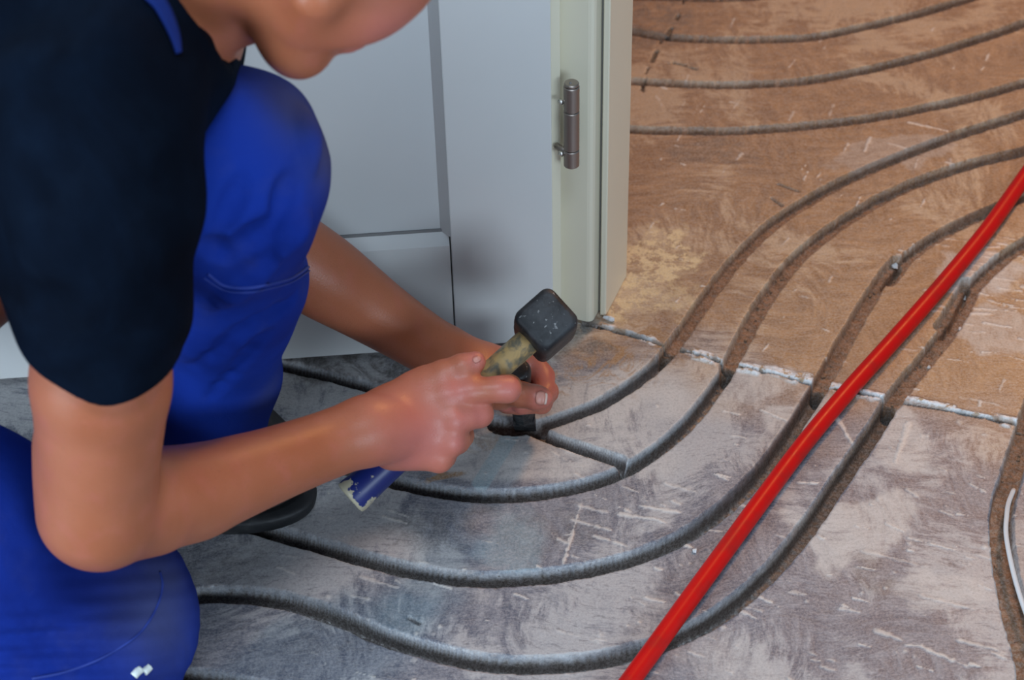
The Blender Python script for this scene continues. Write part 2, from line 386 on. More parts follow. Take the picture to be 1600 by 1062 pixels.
# expansion joint across the doorway, and hairline joint in the far room
seamP = catmull([W(*p)[:2] for p in [(880, 494), (925, 508), (985, 522), (1040, 541), (1085, 553), (1135, 567), (1200, 582), (1280, 604), (1330, 611), (1390, 626), (1440, 634), (1500, 644), (1600, 664), (1700, 684)]], 6)
D, S, L = path_dist(seamP)
sn = fbm(45, 41, 4)
cw = 0.0009 + 0.0022 * smooth01(.42, .72, sn); crack = 1 - smooth01(.6, 1.3, D / cw); Z -= crack * .006
sw = .002 + .006 * smooth01(.44, .66, fbm(28, 47, 3)); SEAM = (1 - smooth01(.7, 1.15, (D + gnoise * .004) / sw)) * smooth01(.5, .58, fbm(13, 55, 3) + .12 * (XX > .15))
for a_, b_, wd_, am_ in [((1150, 569), (1215, 580), .0042, 1), ((1200, 577), (1272, 596), .0062, 1), ((1300, 603), (1385, 620), .0048, 1), ((1330, 612), (1380, 622), .0060, 1), ((1405, 620), (1490, 636), .0036, 1), ((1480, 638), (1590, 660), .0026, .8), ((1060, 546), (1130, 566), .0026, .7), ((945, 508), (1000, 524), .0030, .8), ((1240, 590), (1262, 588), .007, 1)]:
    soft_line(SEAM, a_, b_, wd_ * 1.2, am_)
SEAM *= (1 - GM) * smooth01(.30, .42, fbm(60, 58, 3)); Z += SEAM * (.0018 + gnoise * .004)
seam2 = catmull([W(*p)[:2] for p in [(1078, -30), (1062, 18), (1046, 50), (1034, 62), (1022, 90), (1008, 118), (1000, 160)]], 6)
D2, _, _ = path_dist(seam2); c2 = (1 - smooth01(.5, 1.3, (D2 + gnoise * .003) / (.0009 + .0018 * smooth01(.4, .6, fbm(60, 61, 3))))) * smooth01(.38, .5, fbm(50, 66, 2))
Z -= c2 * .004; CR = np.maximum(crack * .9, c2)
# small gouges
for a, b, wd in [((1052, 97), (1088, 108), .0022), ((1040, 99), (1080, 101), .001), ((640, 965), (655, 973), .0022), ((1215, 288), (1248, 300), .0012), ((1205, 310), (1222, 322), .0016)]:
    D2, _, _ = path_dist([W(*a)[:2], W(*b)[:2]]); q = 1 - smooth01(.4, 1.1, (D2 + gnoise * .002) / wd); Z -= q * .003; CR = np.maximum(CR, q * .6)

# near-room side of the joint
s0 = seamP[0]; s1 = seamP[-1]
side = ((XX - s0[0]) * (s1[1] - s0[1]) - (YY - s0[1]) * (s1[0] - s0[0]))
NEAR = smooth01(-.02, .05, side + (fbm(12, 71, 3) - .5) * .08)
def blob(px, py, rx, ry, ang=0, soft=.45, seed=80, amp=.9):
    c = W(px, py); X = XX - c[0]; Y = YY - c[1]; ca, sa = math.cos(ang), math.sin(ang)
    u_ = (X * ca + Y * sa) / rx; v_ = (-X * sa + Y * ca) / ry
    dd = np.hypot(u_, v_) + (fbm(28, seed, 4) - .5) * amp
    return 1 - smooth01(1 - soft, 1.0, dd)
mx = lambda *a: np.maximum.reduce(a)
PALE = mx(blob(1540, 430, .05, .035, .5, .3, 120, 1.8) * .7, blob(1400, 235, .06, .03, .3, .3, 121, 1.9) * .35, blob(1560, 520, .04, .04, .2, .3, 122, 1.8) * .5,
          blob(790, 715, .10, .035, -.1, .5, 81) * .85, blob(960, 620, .10, .06, .3, .6, 82) * .8, blob(860, 690, .10, .05, 0, .5, 83) * .75,
          blob(1010, 720, .05, .03, .3, .5, 84) * .5, blob(1340, 830, .06, .05, .5, .3, 85, 1.5) * .8, blob(1230, 650, .05, .03, .6, .4, 86, 1.5) * .8,
          blob(1420, 700, .03, .06, .3, .4, 87, 1.6) * .7, blob(1500, 920, .05, .03, .2, .4, 88, 1.6) * .65, blob(690, 890, .03, .05, .2, .4, 89, 1.6) * .45,
          blob(1130, 1030, .03, .06, .8, .5, 90, 1.5) * .4, blob(1180, 600, .05, .03, .4, .5, 91, 1.4) * .6, blob(560, 600, .12, .04, 0, .5, 92, 1.2) * .3)
YEL = mx(blob(1025, 400, .050, .055, .2, .25, 93, 1.4), blob(1000, 455, .03, .05, 0, .4, 94, 1.2) * .8, blob(965, 480, .015, .03, 0, .3, 95) * .8, blob(1060, 470, .03, .04, .3, .5, 96, 1.2) * .5)
OCH = mx(blob(960, 560, .08, .06, .5, .5, 97) * .9, blob(870, 590, .03, .04, 0, .5, 98) * .6, blob(680, 745, .035, .006, .15, .4, 99) * 1.0, blob(760, 690, .05, .015, .2, .5, 100) * .4)
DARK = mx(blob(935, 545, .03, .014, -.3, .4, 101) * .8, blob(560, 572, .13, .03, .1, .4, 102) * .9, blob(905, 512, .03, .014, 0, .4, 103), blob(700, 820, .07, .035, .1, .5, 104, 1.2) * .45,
          blob(870, 830, .06, .03, .1, .5, 105, 1.2) * .4, blob(1120, 235, .06, .03, -.1, .4, 106, 1.4) * .35, blob(1370, 900, .02, .03, .2, .5, 107) * .4, blob(1015, 30, .06, .07, .2, .5, 108) * .5,
          blob(540, 985, .06, .03, .1, .5, 109, 1.2) * .25, blob(350, 880, .08, .05, .1, .5, 119, 1.2) * .35)
# blue marking band
Db, _, _ = path_dist([W(800, 676)[:2], W(752, 755)[:2]]); BLU = (1 - smooth01(.85, 1.05, (Db + gnoise * .0016) / .0085)) * (.8 + 0 * Db)
BLU = np.maximum(BLU, blob(800, 845, .035, .05, .2, .6, 110, 1.2) * .5); BLU = np.maximum(BLU, blob(640, 960, .05, .03, .2, .6, 111, 1.2) * .3)
# flung plaster streaks
STR = np.zeros((NY, NX), np.float32); R2 = random.Random(5)
streaks = [((895, 812), (955, 828), .0022), ((930, 838), (978, 852), .002), ((970, 803), (1030, 812), .0024), ((905, 790), (948, 800), .0018), ((565, 902), (620, 918), .002), ((600, 808), (635, 818), .0015),
    ((1040, 755), (1085, 768), .0016), ((1420, 620), (1470, 634), .0016), ((1440, 930), (1520, 950), .0018), ((1500, 1000), (1560, 1015), .0022), ((1370, 985), (1410, 1000), .003), ((1440, 1010), (1510, 1040), .0022),
    ((1350, 860), (1450, 885), .0018), ((1420, 840), (1500, 860), .0014), ((870, 985), (940, 1005), .0012), ((1060, 800), (1000, 790), .0022), ((880, 880), (908, 788), .0014), ((1500, 620), (1560, 632), .0014),
    ((1240, 175), (1234, 188), .0016), ((1302, 165), (1296, 182), .0018), ((1325, 225), (1318, 240), .0018), ((1360, 215), (1350, 238), .0014), ((1160, 240), (1150, 252), .0013), ((1025, 150), (1035, 165), .001), ((1070, 160), (1060, 175), .001),
    ((1090, 165), (1084, 180), .001), ((1105, 160), (1094, 176), .001), ((1075, 118), (1068, 135), .001), ((1420, 192), (1480, 205), .0018), ((1390, 225), (1440, 240), .0018), ((1480, 255), (1520, 262), .0016), ((1485, 250), (1488, 268), .0016),
    ((1540, 395), (1598, 402), .002), ((1520, 430), (1590, 440), .002), ((1545, 470), (1570, 478), .002), ((1540, 505), (1580, 512), .0016), ((1300, 640), (1330, 690), .003), ((1420, 660), (1400, 720), .003), ((1190, 640), (1240, 660), .0014)]
for i in range(170):
    px, py = R2.uniform(420, 1600), R2.uniform(640, 1062)
    if px < 1000 and R2.random() < .35: continue
    l = R2.uniform(4, 36); a = math.radians(R2.gauss(17, 7)); streaks.append(((px, py), (px + l * math.cos(a), py + l * math.sin(a)), R2.uniform(.0006, .0016)))
for i in range(80):
    px, py = R2.uniform(1000, 1600), R2.uniform(0, 640)
    l = R2.uniform(2, 16); a = math.radians(R2.choice([R2.gauss(-55, 12), R2.gauss(12, 8)])); streaks.append(((px, py), (px + l * math.cos(a), py + l * math.sin(a)), R2.uniform(.0005, .0012)))
for i in range(46):
    px, py = R2.uniform(1400, 1600), R2.uniform(370, 560); l = R2.uniform(10, 45); a = math.radians(R2.gauss(8, 5)); streaks.append(((px, py), (px + l * math.cos(a), py + l * math.sin(a)), R2.uniform(.0007, .0018)))
for a, b, wd in streaks: soft_line(STR, a, b, wd, R2.uniform(.45, 1))
for i in range(90):
    px, py = R2.uniform(420, 1600), R2.uniform(600, 1062); soft_line(STR, (px, py), (px + 1, py), R2.uniform(.0008, .0028), R2.uniform(.3, .9))
STR *= (1 - GM); Z += STR * .0005
Zf = Z.ravel()
verts = np.stack([XX.ravel(), YY.ravel(), Zf], 1)
idx = np.arange(NX * NY).reshape(NY, NX)
faces = np.stack([idx[:-1, :-1].ravel(), idx[:-1, 1:].ravel(), idx[1:, 1:].ravel(), idx[1:, :-1].ravel()], 1)
# plain screed beyond the detailed area (same slab)
BX = [-3.0, GX0 + STEP, GX1 - STEP, 3.0]; BY = [-2.0, GY0 + STEP, GY1 - STEP, 4.2]
ev = []; ef = []
for i in range(3):
    for j in range(3):
        if i == 1 and j == 1: continue
        o = NX * NY + len(ev); ev += [(BX[i], BY[j], -.0005), (BX[i + 1], BY[j], -.0005), (BX[i + 1], BY[j + 1], -.0005), (BX[i], BY[j + 1], -.0005)]; ef.append((o, o + 1, o + 2, o + 3))
verts = np.vstack([verts, ev]); faces = np.vstack([faces, ef])
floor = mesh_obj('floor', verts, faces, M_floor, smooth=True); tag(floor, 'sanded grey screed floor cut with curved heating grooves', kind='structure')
ev = np.array(ev); sev = (ev[:, 0] - s0[0]) * (s1[1] - s0[1]) - (ev[:, 1] - s0[1]) * (s1[0] - s0[0])
for nm, A in (('groove', GM), ('grey', GREY), ('groove_shade', GSHADE), ('seam', SEAM), ('crack', CR), ('near', NEAR), ('pale', PALE), ('yellow', YEL), ('ochre', OCH), ('dark', DARK), ('bluish', BLU), ('streak', STR)):
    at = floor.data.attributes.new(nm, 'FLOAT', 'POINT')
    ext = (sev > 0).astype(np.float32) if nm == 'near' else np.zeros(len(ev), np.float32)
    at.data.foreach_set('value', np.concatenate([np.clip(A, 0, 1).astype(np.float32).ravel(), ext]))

# ------------------------------------------------------------------ wall, frame and door
P0 = np.array(W(925, 506)[:2]); su = np.array([.928, -.373]); su /= np.linalg.norm(su); sw_ = np.array([-su[1], su[0]])
def UW(u_, w_): return P0 + su * u_ + sw_ * w_
def box_uw(u0_, u1_, w0_, w1_, z0, z1): return prism([UW(u0_, w0_), UW(u1_, w0_), UW(u1_, w1_), UW(u0_, w1_)], z0, z1)
OW = 0.87
o = mesh_obj('wall_back', *join([box_uw(-3.0, -.015, .012, .072, -.02, 2.6), box_uw(OW + .015, 2.6, .012, .072, -.02, 2.6), box_uw(-.015, OW + .015, .012, .072, 2.06, 2.6)]), M_wall, smooth=False); tag(o, 'white plastered partition wall around the doorway', kind='structure')
def frame_profile(mir=False):
    pts = [(-.066, .011), (-.066, .002), (-.064, .0), (-.0060, .0), (-.0035, .0006), (-.0012, .0022), (0, .005), (0, .028), (.0032, .028), (.0032, .0150), (.0040, .0142), (.0082, .0142), (.0092, .0152), (.0092, .0790), (.0082, .080), (-.0600, .080), (-.062, .078), (-.062, .0725), (-.014, .0725), (-.014, .011)]
    return [UW(OW - a, b) for a, b in pts][::-1] if mir else [UW(a, b) for a, b in pts]
fr = empty('trim_1', (*P0, 0)); tag(fr, 'white painted door frame lining at the room corner', kind='structure')
a = mesh_obj('jamb', *prism(frame_profile(), 0.0015, 2.07), M_frame, fr, smooth=False)
b = mesh_obj('jamb', *prism(frame_profile(True), 0.0015, 2.07), M_frame, fr, smooth=False)
c = mesh_obj('head_jamb', *box_uw(-.0, OW, .0, .08, 2.0, 2.066), M_frame, fr, smooth=False)
mesh_obj('gasket', *box_uw(.0003, .0029, .019, .027, .002, 2.0), M_gasket_gap, fr, smooth=False)
# door leaf (opened back towards the wall)
A = np.array(W(865, 538)[:2]); B = np.array(W(0, 599)[:2]); dl = (B - A) / np.linalg.norm(B - A); dn = np.array([dl[1], -dl[0]])
if dn[1] < 0: dn = -dn            # away from the camera
def DU(u_, w_): return A + dl * u_ + dn * w_
def dbox(u0_, u1_, w0_, w1_, z0, z1):
    p = [DU(u0_, w0_), DU(u1_, w0_), DU(u1_, w1_), DU(u0_, w1_)]
    ar = sum(p[i][0] * p[(i + 1) % 4][1] - p[(i + 1) % 4][0] * p[i][1] for i in range(4))
    return prism(p if ar > 0 else p[::-1], z0, z1)
ZB = .006; DWd = .835; ZT = 1.985
door = empty('door_1', (*DU(.4, .02), 0)); tag(door, 'white panelled door leaf folded open beside the kneeling worker', kind='structure')
SW = (W(865, 300)[0] * 0 + .1105)     # stile width
def h_at(px, py, plane_pt=A):
    """height where the sight line meets the door's near face"""
    d = ray(px, py); k = ((np.array([*A, 0]) - CAM) @ np.array([*dn, 0])) / (d @ np.array([*dn, 0])); return (CAM + d * k)
SW = float((h_at(706, 430)[:2] - A) @ dl); RH = float(h_at(640, 375)[2])
bevel(mesh_obj('stile', *dbox(0, SW - .0006, 0, .026, ZB, ZT), M_white, door, smooth=False), .0012)
bevel(mesh_obj('stile', *dbox(DWd - SW, DWd, 0, .026, ZB, ZT), M_white, door, smooth=False), .0012)
def rail(z0, z1, mb, mt):
    """rail with a bevelled moulding towards the panel"""
    m = .010; prof = [(0, z0 + (m if mb else 0)), (0, z1 - (m if mt else 0)), (.009, z1), (.026, z1), (.026, z0), (.009, z0)]
    v = []; 
    for u_ in (SW + .0006, DWd - SW - .0006):
        for w_, z in prof: v.append((*DU(u_, w_), z))
    n = len(prof); f = [tuple(range(n))[::-1], tuple(range(n, 2 * n))] + [(i, (i + 1) % n, n + (i + 1) % n, n + i) for i in range(n)]
    return v, f
mesh_obj('bottom_rail', *rail(ZB, RH, False, True), M_white, door, smooth=False)
mesh_obj('lock_rail', *rail(.92, 1.06, True, True), M_white, door, smooth=False)
mesh_obj('top_rail', *rail(ZT - .13, ZT, True, False), M_white, door, smooth=False)
for z0, z1 in ((RH - .004, .924), (1.056, ZT - .126)):
    p = mesh_obj('panel', *dbox(SW - .004, DWd - SW + .004, .011, .022, z0, z1), M_panel, door, smooth=False)
    mold = []
    for ua, ub, s_ in ((SW - .0006, SW + .008, 1), (DWd - SW + .0006, DWd - SW - .008, -1)):
        q = [DU(ua, .0), DU(ua, .0108), DU(ub, .0108)]; ar = sum(q[i][0] * q[(i + 1) % 3][1] - q[(i + 1) % 3][0] * q[i][1] for i in range(3))
        mold.append(prism(q if ar > 0 else q[::-1], z0 + .004, z1 - .004))
    mesh_obj('gap_shade_strip', *dbox(SW - .002, DWd - SW + .002, .0092, .0108, z0 + .0035, z0 + .0068), M_gasket_gap, door, smooth=False)  # grey strip painted in for the shade line along the panel's lower edge
    mesh_obj('moulding', *join(mold), M_white, door, smooth=False)
# overlapping lip on the far side
bevel(mesh_obj('rebate_lip', *dbox(-.0105, DWd + .011, .0262, .040, ZB + .004, ZT + .010), M_frame, door, smooth=False), .001)
# hinge: vertical barrel in front of the frame
hc = CAM + ray(893, 193) * ((1.414 - 0) / ray(893, 193)[1]); hx, hy = hc[0], hc[1]
def hz(py): d = ray(893, py); return (CAM + d * (hy / d[1]))[2]
zb_, zt_ = hz(258), hz(134); zl = [zb_, hz(232), hz(172), zt_]
hinge = empty('door_hinge', (hx, hy, zb_)); tag(hinge, 'short bronze-grey barrel hinge between white door and frame', 'hinge')
def ring(z0, z1, r, ch=.0008):
    zz = [z0, z0 + ch, z1 - ch, z1]; rr = [r - ch, r, r, r - ch]; return tube([(hx, hy, z) for z in zz], rr, 28)
mesh_obj('barrel', *ring(zl[0], zl[1] - .0006, .0071), M_hinge, hinge, auto=40)
mesh_obj('barrel', *ring(zl[1], zl[2] - .0006, .0071), M_hinge, hinge, auto=40)
mesh_obj('barrel', *ring(zl[2], zl[3], .0071), M_hinge, hinge, auto=40)
mesh_obj('pin_cap', *join([ring(zl[3] + .0003, zl[3] + .0035, .0066)]), M_hinge, hinge, auto=40)
mesh_obj('pin_hole', *tube([(hx - .001, hy - .001, zl[3] + .0034), (hx - .001, hy - .001, zl[3] + .0040)], .0012, 12), M_gasket_gap, hinge)
for z in (zl[0] + .013, zl[3] - .017):
    mesh_obj('screw', *tube([(hx - .0080, hy - .001, z), (hx - .0105, hy + .002, z)], .0022, 12), M_screw, hinge)
mesh_obj('hinge_arm', *join([box_uw(0, 0, 0, 0, 0, 0)][:0] + [tube([(hx - .004, hy + .002, z), (hx - .0135, hy + .013, z)], .0030, 10) for z in (zl[0] + .013,)]), M_hinge, hinge)

# ------------------------------------------------------------------ red pipe
pp = []
for px, py in [(2080, -300), (1890, -80), (1720, 120), (1660, 195), (1600, 278), (1540, 362), (1470, 447), (1400, 527), (1330, 605), (1262, 686), (1200, 768), (1140, 850), (1080, 932), (1020, 1015), (990, 1056), (950, 1112), (880, 1220), (790, 1370), (700, 1540)]:
    pp.append(W(px, py, .0098))
pp = catmull(pp, 8)
pipe = mesh_obj('heating_pipe', *tube(pp, .0082, 28), M_red); tag(pipe, 'glossy red plastic heating pipe running diagonally across the grooved floor', 'pipe')
# pale tube added as the bright rim of the wide groove at the right
cb = catmull([W(px, py, h) for px, py, h in [(1584, 765, -.004), (1576, 785, 0.0), (1573, 805, .003), (1572, 835, .004), (1580, 880, .004), (1592, 925, .003), (1606, 965, .002), (1630, 1020, .0)]], 6)
rim_tube = mesh_obj('bright_rim', *tube(cb, .0021, 12), M_chip); tag(rim_tube, 'thin pale tube added as the bright rim of the wide groove at the right edge', 'strip')

# ------------------------------------------------------------------ smooth implicit surfaces
def cap_d(P, a, b, ra, rb):
    pa = P - a; ba = b - a; L2 = float(ba @ ba) + 1e-12
    h = np.clip(pa @ ba / L2, 0, 1)
    return np.sqrt(((pa - h[..., None] * ba) ** 2).sum(-1)) - (ra + (rb - ra) * h)
def ell_d(P, c, Rm, rad):
    q = (P - c) @ Rm.T          # rows of Rm: the axes
    k0 = np.sqrt(((q / rad) ** 2).sum(-1)); k1 = np.sqrt(((q / (rad * rad)) ** 2).sum(-1)) + 1e-9
    return k0 * (k0 - 1) / k1
def smin(a, b, k):
    if k <= 0: return np.minimum(a, b)
    h = np.maximum(k - np.abs(a - b), 0) / k
    return np.minimum(a, b) - h * h * k * .25
def smax(a, b, k): return -smin(-a, -b, k)
A_ = lambda *v: np.array(v, float)
class SDF:
    """list of groups; each group a list of (op, k, distance function)"""
    def __init__(s): s.g = []
    def group(s, k=.006): s.g.append((k, [])); return s
    def cap(s, a, b, ra, rb, k=.02, op='u'): s.g[-1][1].append((op, k, lambda P, a=A_(*a), b=A_(*b): cap_d(P, a, b, ra, rb))); return s
    def chain(s, pts, k=.012):
        for (a, ra), (b, rb) in zip(pts[:-1], pts[1:]): s.cap(a, b, ra, rb, k)
        return s
    def limb(s, pts, n=5, k=.0025):
        P = catmull([A_(*p, r_) for p, r_ in pts], n)
        for a, b in zip(P[:-1], P[1:]): s.cap(a[:3], b[:3], a[3], b[3], k)
        return s
    def ell(s, c, Rm, rad, k=.02, op='u'): s.g[-1][1].append((op, k, lambda P, c=A_(*c), Rm=np.array(Rm), rad=A_(*rad): ell_d(P, c, Rm, rad))); return s
    def plane(s, c, n, k=.004):     # keep the side the normal points away from
        n = A_(*n); n = n / np.linalg.norm(n); s.g[-1][1].append(('i', k, lambda P, c=A_(*c), n=n: (P - c) @ n)); return s
    def disp(s, fn): s.g[-1][1].append(('d', 0, fn)); return s
    def __call__(s, P, reach=None, ctr=None):
        out = None
        for k, ops in s.g:
            d = None
            for op, kk, fn in ops:
                if ctr is not None and op in 'us':
                    dc = float(fn(ctr[None])[0])
                    if op == 'u' and dc > reach[0] * 1.7 + kk + .01: continue
                    if op == 's' and dc > reach[0] * 1.7 + kk + .01: continue
                if op == 'd':
                    if d is not None: d = d + fn(P)
                    continue
                v = fn(P)
                if op == 'u': d = v if d is None else smin(d, v, kk)
                elif d is None: continue
                elif op == 's': d = smax(d, -v, kk)
                elif op == 'i': d = smax(d, v, kk)
            if d is None: continue
            out = d if out is None else smin(out, d, k)
        return np.full(P.shape[:-1], 1.0) if out is None else out
    def coarse(s, P): return s(P)

def polygonise(sdf, lo, hi, h, B=16):
    lo = np.asarray(lo, float); n = np.ceil((np.asarray(hi) - lo) / (h * B)).astype(int)
    diag = h * B * math.sqrt(3) / 2
    bi = np.stack(np.meshgrid(*[np.arange(q) for q in n], indexing='ij'), -1).reshape(-1, 3)
    cen = lo + (bi + .5) * h * B
    dc = sdf(cen); act = bi[np.abs(dc) < diag * 1.5 + .008]
    dims = n * B + 2; mulv = np.array([dims[1] * dims[2], dims[2], 1], np.int64)
    loc = np.stack(np.meshgrid(*[np.arange(B + 1)] * 3, indexing='ij'), -1)
    VK, VP, Q = [], [], []
    ce = [(a, b) for a in range(8) for b in range(a + 1, 8) if bin(a ^ b).count('1') == 1]
    for b in act:
        P = lo + (b * B + loc) * h
        c = lo + (b + .5) * h * B
        D = sdf(P, (diag,), c)
        s = D < 0
        if s.all() or not s.any(): continue
        cor = [D[i:i + B, j:j + B, k:k + B] for i in (0, 1) for j in (0, 1) for k in (0, 1)]
        sg = [q < 0 for q in cor]; cnt = sum(q.astype(np.int8) for q in sg)
        mix_ = (cnt > 0) & (cnt < 8); ci = np.argwhere(mix_)
        if not len(ci): continue
        cv = np.stack([q[mix_] for q in cor], 1)
        acc = np.zeros((len(ci), 3)); num = np.zeros(len(ci))
        for a, e in ce:
            va, vb = cv[:, a], cv[:, e]; m = (va < 0) != (vb < 0)
            tt = np.where(m, va / np.where(m, va - vb, 1), 0)
            pa = np.array([(a >> 2) & 1, (a >> 1) & 1, a & 1]); pe = np.array([(e >> 2) & 1, (e >> 1) & 1, e & 1])
            acc += m[:, None] * (pa + tt[:, None] * (pe - pa)); num += m
        VP.append(lo + (b * B + ci + acc / num[:, None]) * h)
        VK.append((ci + b * B) @ mulv)
        for ax in range(3):
            o = [0, 0, 0]; o[ax] = 1
            s0_ = s[:B, :B, :B]; s1_ = s[o[0]:B + o[0], o[1]:B + o[1], o[2]:B + o[2]]
            e = np.argwhere(s0_ != s1_)
            if not len(e): continue
            g = e + b * B; k0 = g @ mulv; u_, v_ = mulv[(ax + 1) % 3], mulv[(ax + 2) % 3]
            q = np.stack([k0, k0 - u_, k0 - u_ - v_, k0 - v_], 1)
            fl = ~s0_[s0_ != s1_]; q[fl] = q[fl][:, ::-1]
            ok = (g[:, (ax + 1) % 3] > 0) & (g[:, (ax + 2) % 3] > 0); Q.append(q[ok])
    VK = np.concatenate(VK); VP = np.concatenate(VP); Q = np.concatenate(Q)
    order = np.argsort(VK); VK = VK[order]; VP = VP[order]
    pos = np.searchsorted(VK, Q); pos = np.clip(pos, 0, len(VK) - 1); ok = (VK[pos] == Q).all(1)
    return VP, pos[ok]
def relax(v, f, n=2, lam=.5):
    for it in range(n):
        s = np.zeros_like(v); c = np.zeros(len(v))
        for a in range(4):
            b = f[:, (a + 1) % 4]; np.add.at(s, f[:, a], v[b]); np.add.at(c, f[:, a], 1)
            np.add.at(s, b, v[f[:, a]]); np.add.at(c, b, 1)
        v = v + lam * (s / np.maximum(c, 1)[:, None] - v)
    return v
def outward(v, f):
    a, b, c = v[f[:, 0]], v[f[:, 1]], v[f[:, 2]]
    vol = (a * np.cross(b, c)).sum() + (a * np.cross(c, v[f[:, 3]])).sum()
    return f if vol > 0 else f[:, ::-1]
def sdf_mesh(name, sdf, lo, hi, h, mat, parent, rel=1):
    v, f = polygonise(sdf, lo, hi, h); v = relax(v, f, rel); f = outward(v, f)
    return mesh_obj(name, v, np.ascontiguousarray(f), mat, parent)
def hit(sdf, px, py, z0=.9, z1=2.2, off=0.0):
    """first point of a surface met by the sight line of a photo pixel"""
    d = fw + rt * (px - 800) / FPX - up * (py - 531) / FPX; z = z0
    for i in range(160):
        p = CAM + d * z; q = float(sdf(p[None])[0])
        if q < .0004: break
        z += max(q * .7, .0004)
        if z > z1: return None
    return p - d / np.linalg.norm(d) * off
def surf_curve(sdf, pts, rad, name, mat, parent, n=8, seg=8, off=0.0):
    q = catmull([A_(x, y) for x, y in pts], n); P = [hit(sdf, *a, off=off) for a in q]; P = [p for p in P if p is not None]
    # drop jumps
    R = [P[0]]
    for p in P[1:]:
        if np.linalg.norm(p - R[-1]) < .04: R.append(p)
    return mesh_obj(name, *tube(R, rad, seg), mat, parent)

# ------------------------------------------------------------------ the worker
def zc(h, py):       # camera depth of a point at height h on image row py
    return (HC - h) / (-(fw - up * (py - 531) / FPX)[2])
def J(px, py, h): return V(px, py, zc(h, py))

sh = V(165, 190, 1.245)                      # right shoulder
el = J(152, 797, .245); wr = V(578, 672, 1.575)
zE = float((el - CAM) @ fw)
print('upper', np.linalg.norm(sh - el), 'fore', np.linalg.norm(el - wr), 'sh', sh, 'el', el, 'wr', wr)
elL = V(400, 360, 1.655); wrL = V(700, 558, 1.735); shL = V(130, 60, 1.50)
print('L', np.linalg.norm(elL - wrL), np.linalg.norm(elL - shL), elL, wrL)

worker = empty('person', (*W(330, 720)[:2], 0))
tag(worker, 'person in dark shirt and blue work trousers crouching on one knee, hammering', 'person')

S = SDF()
S.group(.01)
# trunk, legs (under the clothes) - one continuous body
nb = V(235, 35, 1.36); hipR = V(-330, 660, 1.44); hipL = V(-330, 330, 1.60); che = V(40, 110, 1.40); bel = V(-160, 300, 1.46)
knR = J(148, 968, .075); knL = V(388, 235, 1.385); anL = V(338, 655, 1.66)
print('knees', knR, knL, anL, 'shin', np.linalg.norm(knL - anL))
S.cap(nb, che, .05, .10, .05).cap(che, bel, .105, .11, .06).cap(bel, (hipR + hipL) / 2, .11, .11, .06)
S.cap(hipR, hipL, .085, .085, .05).cap(hipR, knR, .07, .045, .04).cap(hipL, V(345, 280, 1.40), .06, .038, .02).cap(V(345, 280, 1.40), V(330, 640, 1.66), .038, .030, .01)
S.cap(knR + A_(0, 0, -.015), V(-350, 1060, 1.52), .042, .035, .02)
S.cap(nb, sh, .045, .05, .05).cap(nb, shL, .045, .05, .05)
# arms
mid = V(158, 600, float((.42 * (sh - CAM) + .58 * (el - CAM)) @ fw))
S.cap(sh, mid, .052, .0470, .01).cap(mid, el, .0470, .0395, .006)
S.cap(V(137, 690, zE - .005), el, .0360, .0370, .02)                                  # triceps line down to the elbow point
fm = V(300, 770, zE + .075); fm2 = V(420, 728, zE + .125)
S.cap(V(165, 800, zE + .010), V(235, 792, zE + .042), .0385, .0365, .010)
S.limb([(V(200, 797, zE + .025), .0365), (fm, .0350), (V(360, 749, zE + .100), .0322), (fm2, .0292), (V(500, 699, zE + .158), .0270), (wr, .0265), (V(632, 668, 1.598), .0240)])
S.cap(V(225, 762, zE + .03), fm, .030, .030, .015)
S.cap(shL, elL, .045, .038, .03)
fl = V(505, 432, 1.683)
S.limb([(elL, .037), (V(455, 398, 1.668), .0368), (fl, .0362), (V(552, 463, 1.698), .0325), (V(600, 495, 1.71), .0288), (V(650, 527, 1.723), .0262), (wrL, .0248)])
# neck and head
Fh = .40 * rt - .54 * up + .80 * fw; Fh /= np.linalg.norm(Fh)
Uh = .80 * rt + .52 * up + .1 * fw; Uh -= Fh * (Uh @ Fh); Uh /= np.linalg.norm(Uh); Rh = np.cross(Fh, Uh); 
if Rh @ fw > 0: Rh = -Rh
ch = V(452, 111, 1.30)
def HD(f_, u_, r_=0): return ch + Fh * f_ + Uh * u_ + Rh * r_
HR = np.stack([Fh, Uh, Rh])
S.cap(HD(-.098, .07), V(235, 5, 1.35), .041, .046, .015)
S.cap(V(398, 8, 1.315), V(300, 22, 1.33), .025, .031, .012)
S.ell(HD(-.082, .148), HR, (.098, .088, .076), .03)
S.ell(HD(-.045, .075), HR, (.043, .062, .052), .03)
S.cap(HD(-.016, .016), HD(-.075, .042, .047), .0155, .017, .025).cap(HD(-.016, .016), HD(-.075, .042, -.047), .0155, .017, .025)
S.cap(HD(-.017, .014, .009), HD(-.017, .014, -.009), .0165, .0165, .015)
for s_ in (1, -1):
    S.ell(HD(-.034, .070, .030 * s_), HR, (.026, .034, .026), .02)      # cheek
    S.ell(HD(-.012, .108, .032 * s_), HR, (.016, .012, .017), .008, 's') # eye socket
    S.cap(HD(-.002, .124, .014 * s_), HD(-.012, .126, .045 * s_), .007, .006, .012)
    S.ell(HD(-.092, .098, .074 * s_), HR, (.019, .031, .007), .006)       # ear
    S.ell(HD(-.090, .101, .082 * s_), HR, (.010, .019, .005), .004, 's')
S.cap(HD(-.004, .112), HD(.016, .076), .007, .0085, .012).cap(HD(.008, .070, .010), HD(.008, .070, -.010), .0062, .0062, .006)
S.cap(HD(-.004, .050, .019), HD(-.004, .050, -.019), .0075, .0075, .010).cap(HD(-.005, .042, .015), HD(-.005, .042, -.015), .0075, .0075, .010)
S.cap(HD(.003, .0462, .022), HD(.003, .0462, -.022), .0012, .0012, .003, 's')

